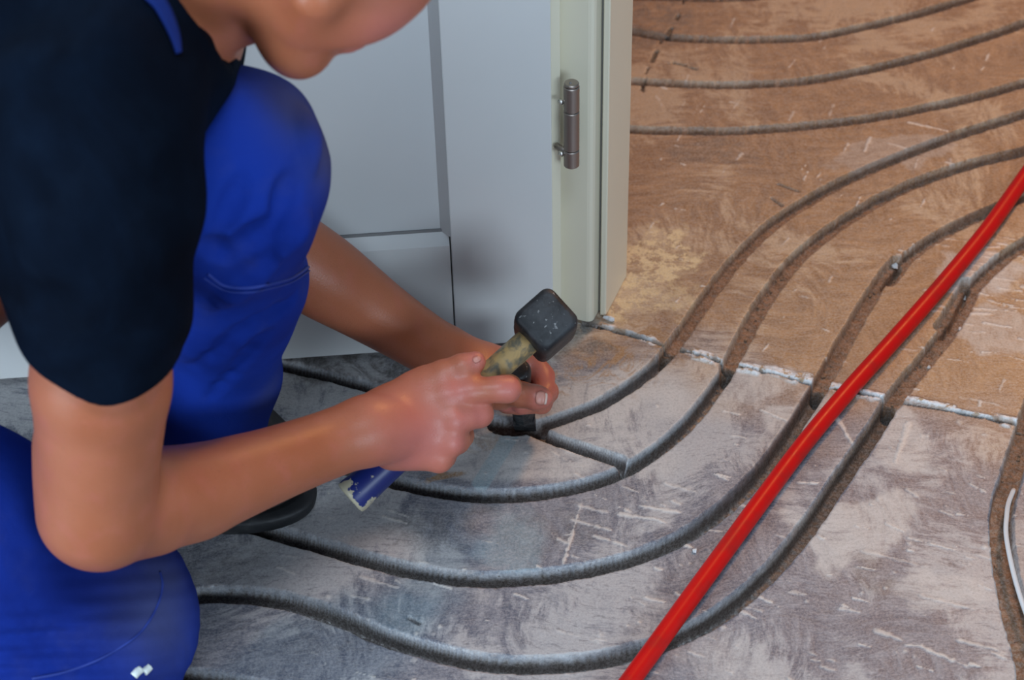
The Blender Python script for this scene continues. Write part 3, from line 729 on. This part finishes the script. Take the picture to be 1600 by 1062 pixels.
# ---- right hand, gripping the hammer handle
def w3(px, py, z): return V(px, py, z)
S.g[-1][1]
S.cap(wr, w3(632, 668, 1.600), .0262, .0250, .012)
def finger(pts, k=.006): S.group(k).chain(pts, .004)
for a, b, ra, rb, z in [((615, 640), (700, 620), .0150, .0120, 1.596), ((620, 660), (708, 654), .0160, .0122, 1.595), ((620, 685), (703, 689), .0155, .0118, 1.597), ((612, 705), (684, 716), .0140, .0108, 1.601)]: S.cap(w3(*a, z), w3(*b, z), ra, rb, .010)
S.cap(w3(620, 660, 1.612), w3(690, 640, 1.616), .0220, .0170, .012).cap(w3(620, 690, 1.612), w3(682, 695, 1.618), .0205, .0155, .012)
S.cap(w3(598, 642, 1.600), w3(662, 600, 1.606), .0175, .0130, .016)             # thumb base
# fingers: own groups so they stay apart
finger([(w3(697, 618, 1.597), .0128), (w3(735, 611, 1.597), .0108), (w3(778, 608, 1.599), .0104), (w3(793, 608, 1.602), .0108), (w3(796, 604, 1.622), .0098), (w3(780, 600, 1.645), .0092), (w3(755, 604, 1.655), .0085)], .005)
finger([(w3(708, 656, 1.595), .0128), (w3(728, 651, 1.599), .0112), (w3(749, 646, 1.606), .0113), (w3(751, 634, 1.630), .0100), (w3(725, 622, 1.652), .0092), (w3(705, 630, 1.658), .0085)], .004)
finger([(w3(703, 690, 1.597), .0126), (w3(713, 688, 1.606), .0110), (w3(720, 680, 1.625), .0106), (w3(712, 660, 1.648), .0098), (w3(690, 650, 1.658), .0088)], .004)
finger([(w3(687, 717, 1.601), .0114), (w3(692, 713, 1.612), .0103), (w3(694, 702, 1.632), .0098), (w3(680, 685, 1.650), .0088), (w3(660, 675, 1.656), .008)], .004)
finger([(w3(650, 608, 1.606), .0135), (w3(692, 584, 1.602), .0112), (w3(722, 573, 1.602), .0106), (w3(743, 565, 1.603), .0088)], .010)
# ---- left hand, fist round the chisel, thumb in front
S.group(.01)
S.cap(wrL, w3(745, 580, 1.745), .0245, .0240, .02)
S.cap(w3(745, 572, 1.750), w3(792, 572, 1.765), .0180, .0165, .02).cap(w3(745, 595, 1.755), w3(785, 605, 1.775), .0185, .0170, .02)
S.cap(w3(735, 590, 1.735), w3(780, 612, 1.725), .018, .0155, .02)
finger([(w3(792, 568, 1.768), .0125), (w3(828, 560, 1.775), .0112), (w3(848, 588, 1.770), .0105), (w3(852, 612, 1.752), .0098), (w3(842, 628, 1.738), .0090)])
finger([(w3(790, 585, 1.778), .0122), (w3(835, 590, 1.790), .0108), (w3(855, 612, 1.782), .0100), (w3(846, 630, 1.762), .0092), (w3(815, 633, 1.742), .0085)])
finger([(w3(785, 600, 1.785), .0118), (w3(822, 612, 1.795), .0105), (w3(838, 625, 1.785), .0092), (w3(812, 632, 1.765), .0085), (w3(790, 630, 1.750), .0080)])
finger([(w3(778, 612, 1.785), .0110), (w3(800, 622, 1.793), .0092), (w3(812, 628, 1.780), .0085), (w3(790, 632, 1.762), .0080)])
finger([(w3(748, 596, 1.730), .0150), (w3(785, 611, 1.712), .0128), (w3(812, 616, 1.700), .0112), (w3(838, 621, 1.695), .0108), (w3(848, 622, 1.694), .0092)], .012)
bodySDF = S
HS = .0022
body = sdf_mesh('body', S, (-.86, .70, -.02), (.13, 1.42, 1.02), HS, M_skin, worker, 1)
# redder knuckles and finger ends
bv = np.empty(len(body.data.vertices) * 3); body.data.vertices.foreach_get('co', bv); bv = bv.reshape(-1, 3)
red = np.zeros(len(bv))
for c_, r_ in [(w3(715, 612, 1.58), .02), (w3(722, 660, 1.58), .02), (w3(716, 692, 1.585), .018), (w3(798, 608, 1.59), .017), (w3(748, 650, 1.595), .018), (w3(850, 622, 1.685), .016), (w3(660, 690, 1.575), .045), (w3(640, 720, 1.58), .03), (w3(855, 600, 1.76), .03), (w3(745, 560, 1.595), .012), (w3(800, 640, 1.74), .02), (HD(0, .046, .02), .018), (HD(-.02, .07, .045), .03)]:
    red = np.maximum(red, np.exp(-(((bv - c_) ** 2).sum(1)) / (r_ * r_)))
at = body.data.attributes.new('red', 'FLOAT', 'POINT'); at.data.foreach_set('value', red.astype(np.float32))

# nails
def nail(pts, mat, name, parent, th=.0009, tipmat=None):
    """small curved plate through 4 photo pixels laid on the skin"""
    c4 = [A_(*p) for p in pts]; n = 8; v = []; 
    for i in range(n + 1):
        for j in range(n + 1):
            a = i / n; b = j / n
            q = (c4[0] * (1 - a) + c4[1] * a) * (1 - b) + (c4[3] * (1 - a) + c4[2] * a) * b
            ctr = sum(c4) / 4; e = q - ctr; rr = max(abs(2 * a - 1), abs(2 * b - 1)); ln = math.hypot(2 * a - 1, 2 * b - 1) + 1e-9
            q = ctr + e * (rr / ln) ** .55
            p = hit(bodySDF, *q, off=.0007)
            v.append(p if p is not None else v[-1])
    f = [(i * (n + 1) + j, (i + 1) * (n + 1) + j, (i + 1) * (n + 1) + j + 1, i * (n + 1) + j + 1) for i in range(n) for j in range(n)]
    o = mesh_obj(name, v, f, mat, parent); m = o.modifiers.new('thick', 'SOLIDIFY'); m.thickness = th; m.offset = 0; return o
nl = nail([(838, 611), (853, 611), (851, 633), (836, 631)], M_nail, 'thumbnail', body)
nail([(851, 613), (856, 614), (854, 632), (849, 632)], M_nailtip, 'nail_edge', nl, .0007)
nail([(737, 560), (749, 555), (753, 562), (742, 568)], M_nail, 'thumbnail', body)
# face features (mostly above the frame)
for s_ in (1, -1):
    e = sdf_mesh('eye', SDF().group().ell(HD(-.019, .108, .032 * s_), HR, (.012, .012, .012)), HD(-.019, .108, .032 * s_) - .02, HD(-.019, .108, .032 * s_) + .02, .002, M_eye, body)
    c_ = HD(-.0085, .107, .032 * s_); mesh_obj('iris', *tube([c_, c_ + Fh * .0022], [.0055, .0045], 16), M_iris, e)
    mesh_obj('eyebrow', *tube(catmull([HD(.004, .126, .014 * s_), HD(.003, .131, .030 * s_), HD(-.008, .129, .048 * s_)], 6), .0028, 8), M_hair, body)
lp = SDF().group(); lp.cap(HD(.0005, .0505, .018), HD(.0035, .0505, 0), .0042, .005, .004).cap(HD(.0005, .0505, -.018), HD(.0035, .0505, 0), .0042, .005, .004)
lp.cap(HD(.0000, .0415, .015), HD(.0035, .0405, 0), .0045, .0055, .004).cap(HD(.0000, .0415, -.015), HD(.0035, .0405, 0), .0045, .0055, .004)
lips = sdf_mesh('lips', lp, HD(0, .046) - .035, HD(0, .046) + .035, .0016, M_lip, body)
hr = SDF().group(); hr.ell(HD(-.086, .152), HR, (.106, .095, .083), .02)
hr.plane(HD(-.020, .150), -.0 * Uh + Fh * 1.0 - Uh * .55, .01)
hr.plane(HD(-.075, .095), -Uh - Fh * -.35, .01)
hr.disp(lambda P: .0022 * np.sin(P @ (Uh * 260)) * np.sin(P @ (Rh * 310) + 2 * np.sin(P @ (Fh * 60))))
hair = sdf_mesh('hair', hr, HD(-.09, .15) - .15, HD(-.09, .15) + .15, .003, M_hair, body)

# ---- shirt
T = SDF(); T.group(.01)
hemC = V(158, 606, float((.42 * (sh - CAM) + .58 * (el - CAM)) @ fw))
def wrink(P, amp=.002):
    return 1.5 * amp * (np.sin(P[..., 0] * 70 + P[..., 2] * 46 + 2.2 * np.sin(P[..., 1] * 31 + P[..., 2] * 19)) * .6 + .4 * np.sin(P[..., 0] * 36 - P[..., 2] * 95 + 3 * np.sin(P[..., 0] * 22)))
T.cap(V(162, 45, 1.36), che, .080, .125, .06).cap(che, V(-160, 215, 1.43), .125, .128, .05).cap(V(-160, 215, 1.43), V(-420, 370, 1.47), .128, .145, .04)
T.cap(V(200, 80, 1.31), V(145, 200, 1.25), .066, .064, .05)
T.cap(V(145, 200, 1.25), V(158, 330, 1.268), .064, .0620, .03).cap(V(158, 330, 1.268), V(160, 470, 1.30), .0620, .0550, .02).cap(V(160, 470, 1.30), V(160, 680, 1.345), .0545, .0510, .02)
T.cap(V(40, 250, 1.30), V(112, 440, 1.31), .058, .036, .03)                    # loose cloth under the arm
T.cap(V(180, 60, 1.42), shL, .085, .07, .05)
T.disp(lambda P: wrink(P, .0017))
# sleeve hem and hollow
hemN = (el - sh) / np.linalg.norm(el - sh); hp = V(160, 587, 1.31)
T.plane(hp, hemN * 1.0 + rt * .02, .002)
T.g[-1][1][-1] = ('i', .002, lambda P, c=hp, n=hemN, ax=el - sh, s0=sh: np.where(np.linalg.norm((P - s0) - ((P - s0) @ (ax / np.linalg.norm(ax)))[..., None] * (ax / np.linalg.norm(ax)), axis=-1) < .16, (P - c) @ n + .016 * np.sin(((P - c) @ rt) / .055 * 1.3 - .2) ** 2, -1.0))
ax0 = V(165, 470, 1.30); ax1 = V(160, 760, 1.36)
T.cap(ax0, ax1, .0435, .0405, .002, 's')
# neck opening
T.cap(V(372, -10, 1.31), V(450, -40, 1.30), .050, .060, .006, 's')
T.cap(V(285, 70, 1.30), V(282, 140, 1.31), .020, .020, .02)
T.cap(V(312, 112, 1.31), V(345, 112, 1.32), .0095, .0075, .004)
shirt = sdf_mesh('shirt', T, (-1.0, .62, .12), (.02, 1.42, 1.0), .0028, M_shirt, worker, 3)
# collar rim
# ---- trousers
Bq = SDF(); Bq.group(.012)
Bq.cap(hipR, hipL, .10, .10, .05).cap((hipR + hipL) / 2, V(-260, 400, 1.46), .125, .120, .05)
Bq.cap(hipL, V(325, 275, 1.40), .095, .066, .04)
Bq.cap(V(320, 285, 1.39), V(335, 265, 1.385), .0620, .0640, .03)                              # left knee
Bq.cap(V(380, 218, 1.385), V(385, 300, 1.395), .0420, .0480, .03).cap(V(428, 188, 1.39), V(432, 250, 1.39), .0225, .0300, .025)
Bq.cap(V(360, 300, 1.40), V(350, 440, 1.51), .0570, .0585, .03).cap(V(350, 440, 1.51), V(325, 590, 1.61), .0585, .0520, .03).cap(V(330, 590, 1.61), V(318, 720, 1.69), .0510, .0460, .03)
hemL = V(330, 668, 1.64); nL = (V(318, 720, 1.69) - V(345, 480, 1.54)); nL /= np.linalg.norm(nL)
Bq.g[-1][1].append(('i', .003, lambda P: np.where(np.linalg.norm(P - hemL, axis=-1) < .16, (P - hemL) @ nL + .004, -1.0)))
Bq.cap(V(338, 560, 1.60), V(318, 760, 1.70), .046, .043, .004, 's')
def along(p, q, r_, k, d, op, n=6):
    P = []
    for i in range(n + 1):
        t_ = i / n; P.append(hit(Bq, p[0] + (q[0] - p[0]) * t_, p[1] + (q[1] - p[1]) * t_))
    P = [x for x in P if x is not None]
    for i in range(len(P) - 1):
        w0 = .35 + .65 * math.sin(math.pi * min(1, (i + .3) / n)); w1 = .35 + .65 * math.sin(math.pi * min(1, (i + 1.2) / n))
        Bq.cap(P[i] + fw * d, P[i + 1] + fw * d, r_ * w0, r_ * w1, k, op)
def fold(p, q, r_, k=.009, d=.0): along(p, q, r_, k, d, 's')
def ridge(p, q, r_, k=.012, d=.003): along(p, q, r_, k, d, 'u')
fold((458, 280), (436, 345), .0055); fold((430, 352), (355, 396), .0060); fold((378, 285), (338, 370), .0050); ridge((470, 340), (440, 385), .006)
fold((455, 470), (300, 575), .0055); fold((352, 398), (322, 380), .005); ridge((440, 400), (330, 480), .006); fold((420, 520), (330, 620), .0035); ridge((470, 180), (485, 260), .005)
Bq.group(.012)
Bq.cap(hipR, knR, .090, .062, .04).cap(V(-20, 850, 1.48), knR, .080, .066, .04)
Bq.cap(V(198, 943, 1.535), V(178, 985, 1.535), .046, .046, .03).cap(knR + A_(0, 0, -.005), J(-420, 1050, .085), .0655, .070, .03)
Bq.cap(J(140, 1045, .066), J(-100, 1100, .066), .062, .062, .03)
kc = J(70, 1015, .08)
Bq.disp(lambda P: .0042 * np.sin(2 * math.pi * (P @ up) / .0135 + .9 * np.sin((P @ rt) * 22) + .35 * (P @ rt) * 22) * np.exp(-((P - kc) ** 2).sum(-1) / .075 ** 2))
fold((20, 640), (90, 700), .006, .012)
for gi in range(2): Bq.g[gi][1].append(('d', 0, lambda P: wrink(P, .0014)))
_c = (('i', .002, lambda P: .0010 - P[..., 2])); Bq.g[1][1].append(_c)
pants = sdf_mesh('trousers', Bq, (-1.0, .62, -.012), (.02, 1.5, .80), .0026, M_blue, worker, 1)
pv = np.empty(len(pants.data.vertices) * 3); pants.data.vertices.foreach_get('co', pv); pv = pv.reshape(-1, 3); dq = np.zeros(len(pv))
for c_, r_ in [(V(462, 165, 1.36), .028), (V(492, 240, 1.38), .026), (V(250, 960, 1.49), .04), (V(400, 600, 1.58), .018), (V(270, 900, 1.5), .03)]: dq = np.maximum(dq, np.exp(-((pv - c_) ** 2).sum(1) / r_ ** 2))
at = pants.data.attributes.new('dust', 'FLOAT', 'POINT'); at.data.foreach_set('value', dq.astype(np.float32))
surf_curve(Bq, [(325, 428), (350, 446), (385, 450), (420, 444), (455, 434), (478, 420), (492, 408)], .0011, 'knee_seam', M_thread, pants)
surf_curve(Bq, [(318, 434), (350, 453), (385, 457), (420, 451), (455, 441), (478, 427), (491, 416)], .0007, 'knee_seam', M_thread, pants)
surf_curve(Bq, [(250, 893), (254, 915), (245, 948), (222, 985), (190, 1010), (150, 1032), (100, 1050), (50, 1060)], .0010, 'knee_seam', M_thread, pants)
for q in ([(209, 1056), (214, 1050), (220, 1045)], [(225, 1050), (229, 1046), (234, 1041)]):
    surf_curve(Bq, q, .0032, 'reflective_piping', M_reflect, pants, 3, 8, .0)
# collar, strap
surf_curve(T, [(292, -15), (300, 20), (310, 55), (320, 85), (325, 104)], .0045, 'collar', M_shirt, shirt)
surf_curve(bodySDF, [(318, 100), (330, 101), (342, 103), (352, 108)], .0055, 'collar_band', M_shirt, shirt)
surf_curve(bodySDF, [(316, 92), (322, 84), (326, 96)], .004, 'collar_band', M_shirt, shirt)
def strip(sdf, pts, wpx, name, mat, parent, off=.0022):
    q = catmull([A_(x, y) for x, y in pts], 6); v = []
    for i, a in enumerate(q):
        d = q[min(i + 1, len(q) - 1)] - q[max(i - 1, 0)]; d /= np.linalg.norm(d); n = A_(-d[1], d[0])
        wp = wpx * (1 - .75 * (len(v) / 4 / len(q)) ** 2)
        for s_ in (-1, -.33, .33, 1): v.append(hit(sdf, *(a + n * wp * s_), off=off))
    f = [(4 * i + j, 4 * i + j + 1, 4 * i + j + 5, 4 * i + j + 4) for i in range(len(q) - 1) for j in range(3) if all(v[k] is not None for k in (4 * i + j, 4 * i + j + 1, 4 * i + j + 5, 4 * i + j + 4))]
    v = [p if p is not None else CAM * 0 for p in v]
    o = mesh_obj(name, v, f, mat, parent); m = o.modifiers.new('thick', 'SOLIDIFY'); m.thickness = .002; m.offset = 1; return o
strip(T, [(228, -14), (248, 6), (262, 32), (272, 58), (278, 84)], 12, 'shoulder_strap', M_strap, shirt)

# ---- left shoe and sock
hl = V(325, 730, 1.70); hl = A_(hl[0], hl[1], .03); heel = W(262, 700, .035); toe = W(436, 750, .03); ball = W(420, 762, .035)
fx = (toe - heel); fx[2] = 0; fx /= np.linalg.norm(fx); fy = np.cross([0, 0, 1.0], fx); SR = np.stack([fx, fy, A_(0, 0, 1)])
print('shoe len', np.linalg.norm(toe - heel), heel, toe)
ks = SDF(); ks.group(.01)
ctr = (heel + toe) / 2
ks.ell(A_(*(heel + fx * .03)[:2], .045), SR, (.055, .042, .045), .03)
ks.ell(A_(*(toe - fx * .060)[:2], .040), SR, (.075, .050, .036), .03)
ks.ell(A_(*(ctr)[:2], .050), SR, (.080, .042, .042), .03)
ank = W(330, 672, .10)
ks.cap(A_(*(heel + fx * .05)[:2], .06), A_(ank[0] - .005, ank[1] + .01, .115), .044, .043, .03)
ks.plane((0, 0, .135), (0, 0, 1), .004)
ks.cap(A_(ank[0], ank[1], .10), A_(ank[0], ank[1], .2), .034, .038, .004, 's')
ks.g[-1][1].append(('i', .004, lambda P: .016 - P[..., 2]))
shoe = sdf_mesh('shoe', ks, ctr - A_(.25, .2, .1), ctr + A_(.25, .2, .2), .003, M_shoe, worker)
sl = SDF(); sl.group(.01)
sl.ell(A_(*(heel + fx * .035)[:2], .02), SR, (.062, .044, .06), .03); sl.ell(A_(*(toe - fx * .062)[:2], .02), SR, (.080, .054, .06), .03); sl.ell(A_(*(ctr)[:2], .02), SR, (.085, .040, .06), .03)
sl.g[-1][1].append(('i', .003, lambda P: np.maximum(P[..., 2] - .018, .0008 - P[..., 2])))
mesh_s = sdf_mesh('sole', sl, ctr - A_(.25, .2, .04), ctr + A_(.25, .2, .06), .003, M_shoe, shoe)
mesh_obj('sock', *tube(catmull([A_(ank[0] - .01, ank[1] + .01, .07), A_(ank[0] - .004, ank[1] + .005, .12), A_(ank[0] - .01, ank[1], .17), A_(ank[0] - .015, ank[1] - .005, .22)], 5), .040, 24), M_sock, worker)

# ------------------------------------------------------------------ hammer
ha = V(546, 779, 1.628); hb = V(846, 514, 1.650); hd = (hb - ha) / np.linalg.norm(hb - ha)
print('hammer', np.linalg.norm(hb - ha))
ham = empty('hammer', tuple(V(850, 510, 1.66))); tag(ham, 'club hammer with black steel head and worn wooden handle in the right hand', 'hammer')
# head: axis nearly along the view, tilted so its lower sides show
hax = fw * 1.0 - up * .05 + rt * .10; hax -= hd * (hax @ hd); hax /= np.linalg.norm(hax); hsd = np.cross(hd, hax)
hc_ = V(852, 509, 1.655)
def headpt(a, b, c): return hc_ + hd * a + hsd * b + hax * c
def sq(s_, c, rr, n=5, top=1.0):
    pts = []
    for cx, cy, a0 in ((1, 1, 0), (-1, 1, 90), (-1, -1, 180), (1, -1, 270)):
        for i in range(n + 1):
            a = math.radians(a0 + 90 * i / n); pts.append(headpt(cx * (s_ - rr) + rr * math.cos(a), cy * (s_ - rr) + rr * math.sin(a), c))
    return pts
L0 = .040
secs = [(.0165, -L0, .006), (.0192, -L0 + .0012, .0075), (.0208, -L0 + .0045, .0080), (.0210, -.012, .007), (.0200, 0, .006), (.0210, .012, .007), (.0208, L0 - .0045, .008), (.0192, L0 - .0012, .0075), (.0165, L0, .006)]
rings = [sq(*a) for a in secs]; n = len(rings[0]); v = [p for r_ in rings for p in r_]
f = [(i * n + k, i * n + (k + 1) % n, (i + 1) * n + (k + 1) % n, (i + 1) * n + k) for i in range(len(rings) - 1) for k in range(n)] + [tuple(range(n))[::-1], tuple(range((len(rings) - 1) * n, len(rings) * n))]
mesh_obj('head', v, f, M_iron, ham, auto=50)
def oval(path, ra, rb, seg=24):
    v = []; 
    for p, a, b in zip(path, ra, rb):
        for k in range(seg): t_ = 2 * math.pi * k / seg; v.append(p + hsd * a * math.cos(t_) + hax * b * math.sin(t_))
    m = len(path); f = [(i * seg + k, i * seg + (k + 1) % seg, (i + 1) * seg + (k + 1) % seg, (i + 1) * seg + k) for i in range(m - 1) for k in range(seg)] + [tuple(range(seg))[::-1], tuple(range((m - 1) * seg, m * seg))]
    return v, f
def HP(t_): return ha + (hb - ha) * t_
mesh_obj('handle', *oval([HP(q) for q in (.24, .4, .6, .75, .9, 1.06)], [.0130, .0120, .0112, .0112, .0115, .0105], [.0140, .0135, .0125, .012, .012, .0105]), M_wood, ham)
ts = [0, .005, .02, .08, .14, .2, .245]; gp = mesh_obj('handle_grip', *oval([HP(q) for q in ts], [.0125, .0152, .0158, .0150, .0142, .0138, .0134], [.0125, .0158, .0165, .0160, .0155, .0150, .0145]), M_bluehandle, ham, auto=60)
at = gp.data.attributes.new('wear', 'FLOAT', 'POINT'); at.data.foreach_set('value', np.repeat([1.0, 1.0, .75, .35, .1, .1, .1], 24).astype(np.float32))

# ------------------------------------------------------------------ chisel
ct = W(822, 672, -.012); cc = V(806, 577, 1.708); cdir = (cc - ct) / np.linalg.norm(cc - ct); cl = np.linalg.norm(cc - ct); print('chisel', cl, cc)
chs = empty('chisel', tuple(ct)); tag(chs, 'short black steel chisel held upright in the left fist, tip in the groove', 'chisel')
mesh_obj('shank', *tube([ct + cdir * .028, ct + cdir * .034, ct + cdir * (cl - .02)], [.0095, .0100, .0100], 8), M_chisel, chs, smooth=False)
sx = rt - cdir * (rt @ cdir); sx /= np.linalg.norm(sx); sy = np.cross(cdir, sx)
bl = []
for a, hw_, ht in ((0, .0095, .0012), (.012, .0098, .004), (.030, .0100, .0085)):
    for cx, cy in ((-1, -1), (1, -1), (1, 1), (-1, 1)): bl.append(ct + cdir * a + sx * hw_ * cx + sy * ht * cy)
mesh_obj('blade', bl, [(3, 2, 1, 0), (8, 9, 10, 11)] + [(i * 4 + k, i * 4 + (k + 1) % 4, (i + 1) * 4 + (k + 1) % 4, (i + 1) * 4 + k) for i in range(2) for k in range(4)], M_chisel, chs, smooth=False)
mesh_obj('striking_cap', *tube([cc - cdir * .024, cc - cdir * .020, cc - cdir * .004, cc + cdir * .001, cc + cdir * .002], [.0100, .0122, .0132, .0115, .0090], 20), M_iron, chs, auto=50)

# ------------------------------------------------------------------ plaster chips and crumbs
def rock(name, px, py, r_, mat, label, group, sd, flat=.6):
    R = np.random.default_rng(sd); bm = bmesh.new(); bmesh.ops.create_icosphere(bm, subdivisions=2, radius=1)
    for v in bm.verts:
        n = Vector(v.co); k = 1 + .25 * math.sin(n.x * 3 + sd) + .2 * math.sin(n.y * 5 + sd * 2) + .12 * R.standard_normal() * .5
        v.co = Vector((n.x * k, n.y * k * .7, n.z * k * flat)) * r_
    me = bpy.data.meshes.new(name); bm.to_mesh(me); bm.free(); me.materials.append(mat)
    o = bpy.data.objects.new(name, me); COL.objects.link(o)
    c = W(px, py); i = int((c[0] - GX0) / STEP); j = int((c[1] - GY0) / STEP)
    zz = Z[j, i] if 0 <= i < NX and 0 <= j < NY else 0
    o.location = (c[0], c[1], zz + r_ * flat * .8); o.rotation_euler = (0, 0, R.uniform(0, 6)); tag(o, label, 'chip', group); return o
import bmesh
rock('plaster_chip', 1401, 405, .0042, M_chip, 'white plaster chip at the upper end of the groove left of the red pipe', None, 3)
rock('plaster_chip', 1511, 443, .0026, M_chip, 'white plaster crumb at the groove fork right of the red pipe', None, 5)
rock('plaster_chip', 1503, 501, .0028, M_chip, 'grey plaster chip on the groove edge below the fork right of the pipe', None, 6)
rock('plaster_chip', 1454, 560, .0022, M_chip, 'small grey crumb on the groove edge just above the joint, right of the pipe', None, 8)
rock('plaster_chip', 1086, 862, .0026, M_chip, 'lone white crumb on the grey floor left of the red pipe', None, 9)
rock('plaster_chip', 951, 500, .0050, M_chip, 'pale plaster lump at the foot of the white door frame', None, 10)
rock('mortar_lump', 938, 511, .0062, M_chisel, 'dark grey mortar lump under the door frame corner', None, 12, .45)
R3 = random.Random(9)
GL = ['in the first groove right of the door frame', 'in the groove ending in a tip just left of the red pipe', 'in the groove right of the red pipe', 'in the second groove right of the door frame', 'in the wide groove at the right edge', 'in the chiselled pit below the hands']
GI = [(1042, 552, 1320, 345), (1280, 606, 1400, 408), (1392, 630, 1510, 470), (1137, 575, 1250, 400), (1597, 690, 1578, 920), (780, 664, 840, 668)]
for k in range(48):
    g_ = GI[k % len(GI)]; q = R3.random(); px = g_[0] + (g_[2] - g_[0]) * q; py = g_[1] + (g_[3] - g_[1]) * q
    # drop the crumb at the nearest groove bottom
    c = W(px, py); i = int((c[0] - GX0) / STEP); j = int((c[1] - GY0) / STEP)
    i0, i1 = max(i - 14, 0), min(i + 15, NX); j0, j1 = max(j - 14, 0), min(j + 15, NY)
    if i0 >= i1 or j0 >= j1: continue
    gsub = GM[j0:j1, i0:i1]; cand = np.argwhere(gsub > .8)
    if not len(cand): continue
    jj, ii = cand[R3.randrange(len(cand))]; x_, y_ = gx[i0 + ii], gy[j0 + jj]
    r_ = R3.uniform(.0010, .0022); o = rock('screed_crumb', 800, 531, r_, M_crumb, 'brown screed crumb ' + GL[k % 6], 'screed crumbs ' + GL[k % 6], 100 + k)
    o.location = (x_, y_, Z[j0 + jj, i0 + ii] + r_ * .5)
